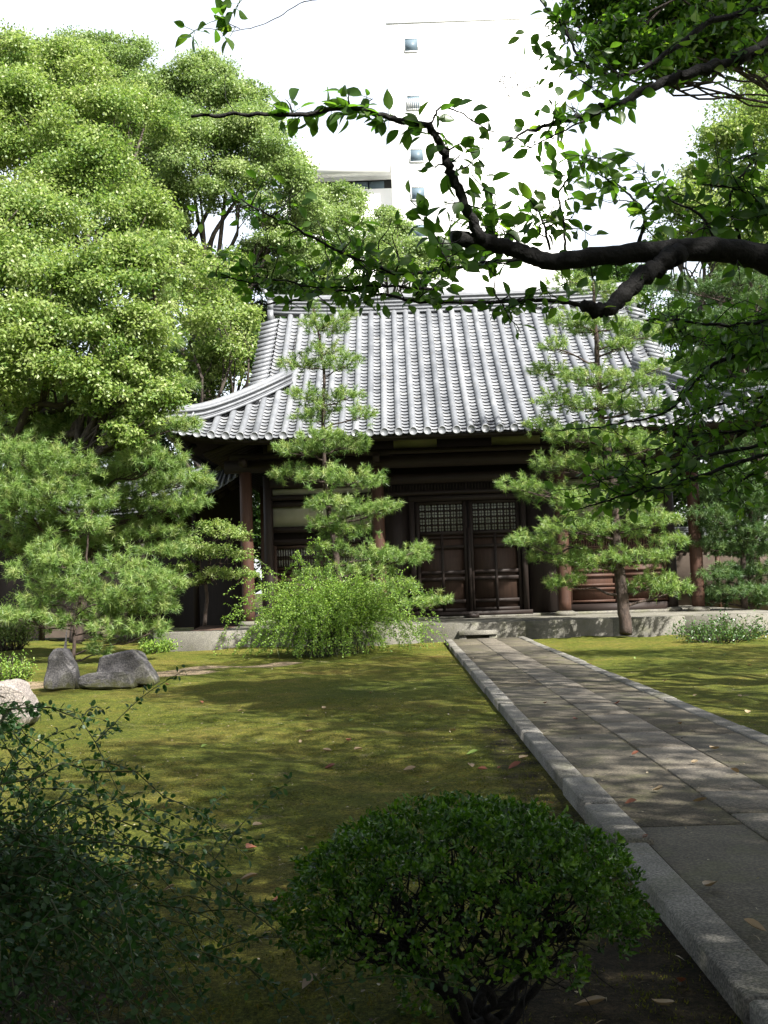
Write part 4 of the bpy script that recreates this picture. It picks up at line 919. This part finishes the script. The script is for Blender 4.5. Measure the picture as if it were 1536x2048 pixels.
def branch(pts, Y, r0, r1, nleaf=0, ll=.085, twigs=0, twl=.2, tleaf=5, n=7, knob=0.0):
    Ys_ = np.linspace(Y[0], Y[1], len(pts)) if isinstance(Y, tuple) else [Y] * len(pts)
    q = spline([P(x, y, yy) for (x, y), yy in zip(pts, Ys_)], 7); q[1:-1] += RG.normal(size=q[1:-1].shape) * (r0 * .12 + .0012)
    rad = np.linspace(r0, r1, len(q)) * (1 + RG.normal(0, .06, len(q))); mb.tube(q, rad, n)
    if nleaf: cherry_leaf_run(q, nleaf, ll)
    for _ in range(twigs):
        k = RG.integers(1, len(q)); e = q[k] + rdir(1)[0] * [1, .7, .8] * twl * RG.uniform(.5, 1.3) + [0, 0, .12 * twl]
        tq = limb(mb, q[k], e, max(.0025, min(r1, .005)), .0012, .2, 8, 4); cherry_leaf_run(tq, tleaf, ll)
    return q
main = [(1760, 690), (1640, 575), (1536, 520), (1440, 500), (1330, 502), (1210, 512), (1100, 522), (1040, 502), (965, 484), (902, 478)]
qm = spline([P(x, y, Y) for (x, y), Y in zip(main, np.linspace(4.35, 4.1, len(main)))], 8)
mb.tube(qm + RG.normal(size=qm.shape) * .0022, np.interp(np.linspace(0, 1, len(qm)), [0, .25, .6, .8, 1], [.075, .052, .035, .031, .031]) * (1 + RG.normal(0, .03, len(qm))), 12)
tk = spline([(4.7, 4.5, -.1), (4.55, 4.45, .8), (4.2, 4.4, 1.7), (3.2, 4.38, 2.35), (2.4, 4.36, 2.42), qm[0], qm[4]], 8)
mb.tube(tk, np.interp(np.linspace(0, 1, len(tk)), [0, .15, .45, .8, 1], [.26, .2, .17, .11, .075]), 14)
tk2 = spline([(4.4, 4.43, 1.4), (4.5, 4.0, 3.0), (4.2, 3.2, 5.0), (3.6, 2.2, 6.5)], 8); mb.tube(tk2, np.linspace(.17, .05, len(tk2)), 12)
branch([(962, 484), (932, 418), (905, 350), (882, 292), (856, 246)], (4.1, 4.0), .021, .014, 10, .085, 7, .15, 4)
branch([(860, 250), (795, 241), (742, 224), (690, 216), (620, 226), (570, 229), (470, 228), (382, 233)], (4.0, 3.9), .012, .006, 0)
branch([(860, 250), (795, 241), (742, 224), (690, 216), (620, 226), (560, 229)], (4.0, 3.94), .008, .005, 62, .08, 3, .08, 4)
branch([(862, 250), (880, 215), (920, 225), (960, 250), (1000, 270)], 4.0, .004, .002, 12, .07)
branch([(470, 228), (450, 190), (452, 150)], 3.92, .002, .001, 0); branch([(570, 229), (545, 210)], 3.92, .003, .0015, 0)
branch([(1360, 505), (1295, 545), (1240, 592), (1207, 622), (1168, 612)], (4.2, 4.0), .041, .021, 10, .08)
branch([(1172, 612), (1120, 603), (1050, 600), (960, 605), (840, 603), (740, 584), (660, 584), (590, 600), (520, 608)], (4.05, 3.8), .009, .003, 52, .06, 20, .16, 5)
branch([(1110, 520), (1010, 520), (900, 537), (800, 548), (740, 520), (680, 510)], (4.3, 3.9), .008, .0035, 26, .065, 13, .18, 5)
branch([(790, 548), (720, 520), (650, 488), (560, 440), (500, 410), (460, 380)], (3.8, 3.6), .006, .002, 38, .052, 20, .16, 5)
branch([(870, 580), (760, 572), (640, 575), (560, 560), (500, 565), (440, 548)], (3.9, 3.7), .005, .002, 32, .052, 18, .16, 5)
branch([(1100, 500), (1085, 440), (1060, 400)], 4.55, .006, .003, 12, .085, 6, .16, 5); branch([(1130, 500), (1128, 440), (1120, 380), (1180, 320), (1230, 320)], 4.55, .006, .002, 14, .085, 8, .16, 6)
branch([(1275, 490), (1290, 440), (1260, 390), (1200, 350)], 4.7, .009, .003, 18, .09, 10, .2, 6); branch([(1430, 480), (1400, 430), (1340, 400), (1290, 360)], 4.8, .008, .003, 16, .085, 11, .24, 6)
branch([(1480, 480), (1460, 400), (1500, 330), (1536, 300)], 5.0, .009, .003, 18, .085, 14, .28, 7); branch([(1560, 480), (1540, 420), (1480, 380), (1420, 370)], 4.9, .009, .003, 20, .085, 15, .28, 7)
branch([(1000, 500), (980, 440), (990, 400), (950, 360)], 4.5, .004, .002, 10, .085, 6, .14, 5); branch([(900, 535), (870, 470), (850, 430), (820, 400)], 4.0, .003, .0015, 14, .085, 7, .12, 5)
branch([(1060, 510), (1020, 470), (990, 470), (900, 440)], 4.5, .004, .002, 10, .085, 6, .15, 5)
for x in (1120, 1180, 1230, 1345, 1365, 1475): branch([(x, 520), (x + 5, 560)], 4.2, .003, .0015, 3, .09)
branch([(1660, -60), (1536, 82), (1490, 112), (1400, 142), (1320, 167), (1240, 205), (1200, 217), (1130, 240), (1060, 262), (1010, 285)], (5.0, 4.6), .036, .003, 36, .075, 12, .16, 5)
branch([(1240, 205), (1180, 235), (1100, 275), (1050, 300)], 4.7, .006, .002, 16, .08, 4, .12, 5)
branch([(1620, 0), (1440, 36), (1370, 82), (1300, 128), (1240, 152), (1165, 125), (1130, 60), (1080, 0)], (5.6, 5.2), .02, .003, 30, .08, 24, .22, 7)
for a in ([(1240, 205), (1160, 160), (1110, 110)], [(1130, 240), (1060, 190), (1000, 170)], [(1160, 230), (1120, 200), (1080, 180), (1040, 165)], [(1240, 150), (1150, 90), (1130, 40)], [(1100, 255), (1020, 200), (985, 140)]): branch(a, 4.7, .002, .0008, 2, .06, 4, .14, 0)
branch([(700, -60), (655, -10), (600, 8), (540, 42), (470, 62), (400, 55)], (3.9, 3.8), .0022, .0012, 0); branch([(480, 58), (440, 40), (400, 55), (380, 70)], 3.8, .0015, .001, 13, .07)
branch([(480, 0), (470, 20), (430, 60)], 3.8, .002, .001, 12, .07)
# the lower sprays at the right
for pts, Y in (([(1700, 860), (1536, 906), (1420, 945), (1330, 972), (1250, 990), (1170, 1015)], 5.6), ([(1700, 840), (1540, 885), (1400, 915), (1300, 948), (1200, 960)], 5.7), ([(1680, 690), (1536, 700), (1440, 722), (1385, 768), (1330, 825), (1220, 850), (1110, 862)], 6.0),
               ([(1680, 600), (1536, 640), (1440, 650), (1350, 640), (1290, 640)], 5.6), ([(1700, 760), (1560, 790), (1470, 800), (1380, 830), (1300, 870)], 6.2), ([(1680, 640), (1560, 690), (1480, 690), (1400, 690)], 6.0), ([(1720, 800), (1600, 830), (1500, 860), (1400, 870), (1300, 900)], 5.9), ([(1700, 900), (1600, 930), (1500, 950), (1440, 1000)], 6.0)):
    branch(pts, Y, .014, .003, 38, .072, 24, .32, 7)
for _ in range(15):
    x = RG.uniform(1430, 1640); y = RG.uniform(610, 960); branch([(x + 60, y), (x, y + 10), (x - 70, y + 30)], RG.uniform(5.8, 7.0), .004, .002, 14, .075, 9, .26, 7)
# crown over and behind the camera (out of the frame, it shades the foreground)
cb_ = [((1.4, -2.3, 6.6), 1.6), ((2.5, -1.4, 6.3), 1.05), ((3.9, -1.0, 6.2), 1.05), ((5.3, .2, 6.1), 1.0), ((4.8, -1.6, 6.2), 2.0), ((5.2, 1.6, 6.6), 1.4), ((2.6, -3.2, 6.4), 1.9), ((.2, -2.8, 6.2), 1.7), ((6.4, .2, 5.8), 1.8), ((3.2, -.2, 7.0), .9), ((1.6, -.4, 6.8), .8)]
for c, r in cb_: limb(mb, tk2[RG.integers(len(tk2) // 2, len(tk2))], c, .06, .015, .15, 12, 6)
clumps(lb, cb_, .13, .085, 2.6, 9, .5, 16, .3, OVAL)
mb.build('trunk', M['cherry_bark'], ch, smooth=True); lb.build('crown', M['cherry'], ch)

# tree of smaller leaves at the top right
broad_tree('hackberry_tree', 'small leaved tree hanging into the top right corner of the view', (7.5, 12.5, 0), pxblobs([
    (1200, 40, 75, 11), (1290, 30, 90, 11), (1400, 40, 100, 11), (1510, 30, 110, 11), (1250, 110, 70, 10.5), (1340, 130, 60, 10.5), (1430, 80, 70, 10.5), (1190, -60, 90, 11), (1350, -80, 120, 11), (1540, -80, 150, 11), (1210, 120, 45, 10.6), (1400, 130, 60, 10.6), (1480, 110, 60, 10.8), (1300, 150, 40, 10.6), (1300, -200, 160, 11.5), (1500, -260, 200, 11.5)]), M['cherry'], .075, .042, 48, 10, .08, clus=9, cs=.11, tpl=OVAL, fk=P(1900, -260, 11.5))
# shade trees right of and behind the camera (their dappled shade lies on the moss and the path)
SG_ = 'tall garden trees to the right of the path'
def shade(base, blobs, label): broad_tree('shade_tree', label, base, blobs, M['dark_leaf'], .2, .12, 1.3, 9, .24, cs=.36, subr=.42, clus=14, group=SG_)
shade((9.5, 7.5, 0), [((7.2, 7.0, 10.5), 2.0), ((8.8, 5.2, 12), 2.1), ((6.4, 4.6, 11.5), 1.9), ((9.6, 8.6, 11), 1.9), ((5.4, 7.4, 12.2), 1.6), ((7.6, 9.4, 12.4), 1.6), ((10.4, 6.4, 9.4), 1.9)], 'tall tree right of the path near the middle of the garden')
shade((8.2, 1.5, 0), [((6.6, 1.4, 11), 2.1), ((8.6, 2.6, 10), 2.1), ((7.6, -.8, 11), 1.9), ((9.8, .4, 9), 2.0)], 'tall tree just right of the viewpoint')
shade((12.6, 13, 0), [((11.8, 12.2, 9.6), 1.8), ((13.2, 13.8, 10.2), 1.9), ((11.4, 14.4, 11.2), 1.6), ((13.8, 11.4, 8.6), 1.8), ((12.4, 15.8, 9.2), 1.6)], 'tree right of the path towards the hall')
shade((9.4, -2.4, 0), [((6.5, -.6, 9.6), 1.1), ((6.2, -2.0, 9.8), 1.1), ((5.2, -2.7, 9.6), 1.0), ((7.6, -1.4, 9.2), 1.2)], 'tree with a low dense crown right of the viewpoint')
shade((6.6, -5.5, 0), [((5.2, -5, 8.6), 2.2), ((7.4, -4, 9.4), 2.2), ((3.2, -6, 8.8), 2.0), ((8.8, -6, 8), 2.1), ((1.2, -5.4, 9.2), 1.9)], 'tall tree behind the viewpoint')

shade((10.2, 12.2, 0), [((4.2, 10.4, 13.2), 1.5), ((6.4, 11.6, 13.6), 1.6), ((8.4, 12.8, 13.0), 1.7), ((2.6, 12.4, 13.8), 1.3), ((5.0, 13.6, 13.6), 1.3), ((7.4, 14.6, 13.6), 1.4), ((9.6, 10.6, 13.8), 1.6), ((3.0, 8.6, 13.0), 1.4)], 'tallest tree with high spreading limbs right of the path')
def sky_blocker(base, h, r, label):  # unseen evergreens added around the camera to cut skylight on the foreground
    b = np.array(base, float); bl = [((b[0] + RG.normal(0, r * .35), b[1] + RG.normal(0, r * .35), z), r * RG.uniform(.8, 1.1)) for z in np.arange(r * .8, h, r * .8)]
    broad_tree('evergreen_tree', label, (b[0], b[1], 0), bl, M['dark_leaf'], .24, .16, 1.5, 9, .2, cs=.5, subr=.42, clus=14, group='unseen evergreens added to dim the foreground')
for (x, y, h, r), w in zip(((-4.6, 1.6, 5, 1.3), (-3.6, -1.6, 5, 1.4), (0.4, -4, 4.5, 1.4), (-8.5, 5, 8, 2.2), (-7.5, 0.5, 7, 2.2), (-6, -4, 8, 2.3), (-1.5, -6.5, 8, 2.4), (3, -9, 6, 2.2), (9.5, -7, 6, 2.2), (12, -3, 6, 2.3), (11.5, 3.2, 6, 2.2), (-9.5, 10, 7, 2.2), (6.5, 3.4, 3.2, 1.3), (7.4, 6.4, 3, 1.3)),
                           ('close on the left of the viewpoint', 'just behind the viewpoint on the left', 'just behind the viewpoint', 'left of the near clover bush', 'left of the viewpoint', 'behind the viewpoint on the left', 'straight behind the viewpoint', 'far behind the viewpoint', 'behind the viewpoint on the right', 'far right of the viewpoint', 'right of the cherry trunk', 'left of the pale boulder', 'low, beside the path near the cherry', 'low, beside the path beyond the cherry')):
    sky_blocker((x, y), h, r, 'dark evergreen added out of view to block sky light, ' + w)

# fine litter of needles, twigs and leaf crumbs (nobody could count it)
mb = MB(); n = 8000
lx = np.concatenate([RG.uniform(-7.5, px0 - .02, n), RG.uniform(px1 + .05, 9, n // 3), RG.uniform(px0, px1, n // 9)]); ly = np.concatenate([2.2 + 24 * RG.random(n) ** 1.5, RG.uniform(9, 29, n // 3), RG.uniform(3, 29, n // 9)])
iy = np.clip(np.searchsorted(YS, ly), 0, len(YS) - 1); ix = np.clip(np.searchsorted(XS, lx), 0, len(XS) - 1)
lz = np.where((lx > px0) & (lx < px1), PT + .014, gz[iy, ix] + .008); m = len(lx)
ll_ = np.where(RG.random(m) < .5, RG.uniform(.03, .08, m), RG.uniform(.012, .03, m)); lw_ = np.where(ll_ > .03, .004, ll_ * .7)
leaves(mb, np.stack([lx, ly, lz], -1), RG.normal(size=(m, 3)) * [1, 1, .12], np.array([0, 0, 1.0]) + RG.normal(size=(m, 3)) * .25, ll_, lw_, RHOMB, RG.random(m))
M['litter'] = leafmat('leaf_litter', [(.03, .02, .012), (.09, .06, .03), (.24, .19, .12), (.42, .37, .27)], .1, .8)
tag(mb.build('leaf_litter', M['litter']), 'scattered needles and leaf crumbs lying over the moss and path', 'litter', kind='stuff')
# short moss tufts standing out of the near ground
mb = MB(); nc = 5200
cx_ = RG.uniform(-4.5, px0 - .03, nc); cy_ = 2.5 + 13 * RG.random(nc) ** 1.6; ok = abs(cx_) < cy_ * .42 + .3; cx_, cy_ = cx_[ok], cy_[ok]; k = 14
rr_ = RG.uniform(.015, .06, len(cx_)); bx_ = np.repeat(cx_, k) + RG.normal(size=len(cx_) * k) * np.repeat(rr_, k); by_ = np.repeat(cy_, k) + RG.normal(size=len(cx_) * k) * np.repeat(rr_, k)
ok = bx_ < px0 - .01; bx_, by_ = bx_[ok], by_[ok]
tz = gz[np.clip(np.searchsorted(YS, by_), 0, len(YS) - 1), np.clip(np.searchsorted(XS, bx_), 0, len(XS) - 1)] - .003; m = len(bx_)
leaves(mb, np.stack([bx_, by_, tz], -1), RG.normal(size=(m, 3)) * .55 + [0, 0, 1.0], rdir(m), RG.uniform(.008, .022, m), .006, RHOMB, np.clip(np.repeat(RG.normal(.45, .22, len(cx_)), k)[ok] + RG.normal(0, .12, m), 0, 1))
M['tuft'] = leafmat('moss_tuft', [(.05, .066, .012), (.095, .11, .018), (.15, .15, .03), (.17, .12, .04)], .2, .9, spec=.1)
tag(mb.build('moss_tufts', M['tuft']), 'tiny tufts of olive moss over the near ground', 'moss', kind='stuff')
# ------------------------------------------------------------------ fallen leaves, one object each
def dry_leaf(mat, curl, l):
    v, fs = OVATE; w = v.copy(); w[:, 0] -= .5; w[:, 1] *= .62; w[:, 2] += curl * w[:, 0] ** 2 * 2.2 + .35 * abs(w[:, 1]); w *= l
    mb = MB(); mb.add(w, [f.copy() for f in fs], .35 + .5 * random.random()); o = mb.build('fallen_leaf', mat); return o
protos = {k: [dry_leaf(M[m_], c, l) for c, l in ((.2, .085), (.5, .075), (.3, .10))] for k, m_ in (('pale', 'dry_leaf'), ('rust', 'dry_leaf_red'), ('green', 'green_leaf'))}
used = set()
def put_leaf(px, py, kind, label, group):
    onpath = None
    p = G(px, py)
    if px0 < p[0] < px1 and p[1] < 29.5: p = G(px, py, PT + .012)
    pr = random.choice(protos[kind]); o = pr if pr.name not in used else pr.copy()
    if pr.name in used: COL.objects.link(o)
    else: used.add(pr.name)
    zz = p[2] + .012
    if p[2] == 0:
        zz = float(gz[np.argmin(abs(YS - p[1])), np.argmin(abs(XS - p[0]))]) + .018
    o.location = (p[0], p[1], zz)
    s = random.uniform(.7, 1.25); o.scale = (s, s, s)
    o.rotation_euler = (random.uniform(-.3, .3), random.uniform(-.3, .3), random.uniform(0, 6.28)); tag(o, label, 'leaf', group)
put_leaf(620, 1978, 'pale', 'largest pale dry leaf, on dark soil left of the azalea stems', 'fallen leaves')
put_leaf(1180, 2012, 'pale', 'upturned pale dry leaf on bare soil right of the azalea stems', 'fallen leaves')
put_leaf(1362, 1962, 'rust', 'rust red leaf on soil beside the near kerb', 'fallen leaves')
put_leaf(1325, 2010, 'pale', 'curled pale leaf nearest the foot of the near kerb', 'fallen leaves')
put_leaf(998, 1535, 'rust', 'bright rust leaf on moss beside the left kerb', 'fallen leaves')
put_leaf(385, 1916, 'pale', 'pale curled leaf under the near arching bush', 'fallen leaves')
put_leaf(568, 1880, 'pale', 'brown leaf below the left end of the azalea crown', 'fallen leaves')
put_leaf(1262, 1608, 'rust', 'dark rust leaf on the path near the split kerb stones', 'fallen leaves')
put_leaf(1316, 1582, 'pale', 'pale leaf on the path beyond the dark rust leaf', 'fallen leaves')
put_leaf(1290, 1680, 'rust', 'dark leaf in the joint by the broken kerb end', 'fallen leaves')
rl_ = random.Random(3)
for (x, y) in [(867, 1570), (624, 1662), (590, 1712), (340, 1780), (500, 1690), (500, 1757), (405, 1400), (430, 1438), (615, 1430), (650, 1418), (560, 1455), (655, 1495), (600, 1484), (410, 1493), (720, 1498), (940, 1530), (965, 1536), (1028, 1532), (945, 1505), (1048, 1515), (1100, 1605), (700, 1480), (660, 1523), (615, 1465), (335, 1300 + 70), (390, 1780), (552, 1580), (515, 1640), (740, 1385), (800, 1400), (860, 1420), (905, 1460), (700, 1440), (480, 1420), (760, 1555), (820, 1530), (560, 1800), (130, 1730), (1008, 1555)]:
    put_leaf(x + rl_.uniform(-3, 3), y, rl_.choice(['pale', 'pale', 'pale', 'rust', 'green']), 'small dry leaf lying on the moss left of the path', 'dry leaves on the moss')
for (x, y) in [(1058, 1364), (1090, 1408), (1235, 1408), (1270, 1510), (1388, 1528), (1430, 1500), (1400, 1605), (1470, 1545), (1300, 1420), (1180, 1330), (1420, 1776), (1510, 1860), (1150, 1440), (1360, 1450)]:
    put_leaf(x, y, rl_.choice(['pale', 'rust', 'pale']), 'small dry leaf lying on the stone path', 'dry leaves on the path')
for (x, y) in [(1270, 1320), (1330, 1360), (1480, 1390), (1400, 1340), (1450, 1310), (1500, 1330), (1390, 1388), (1495, 1425)]:
    put_leaf(x, y, rl_.choice(['pale', 'green', 'pale']), 'small dry leaf on the moss right of the path', 'dry leaves on the right moss')
for k, v in protos.items():
    for o in v:
        if o.name not in used: bpy.data.objects.remove(o)
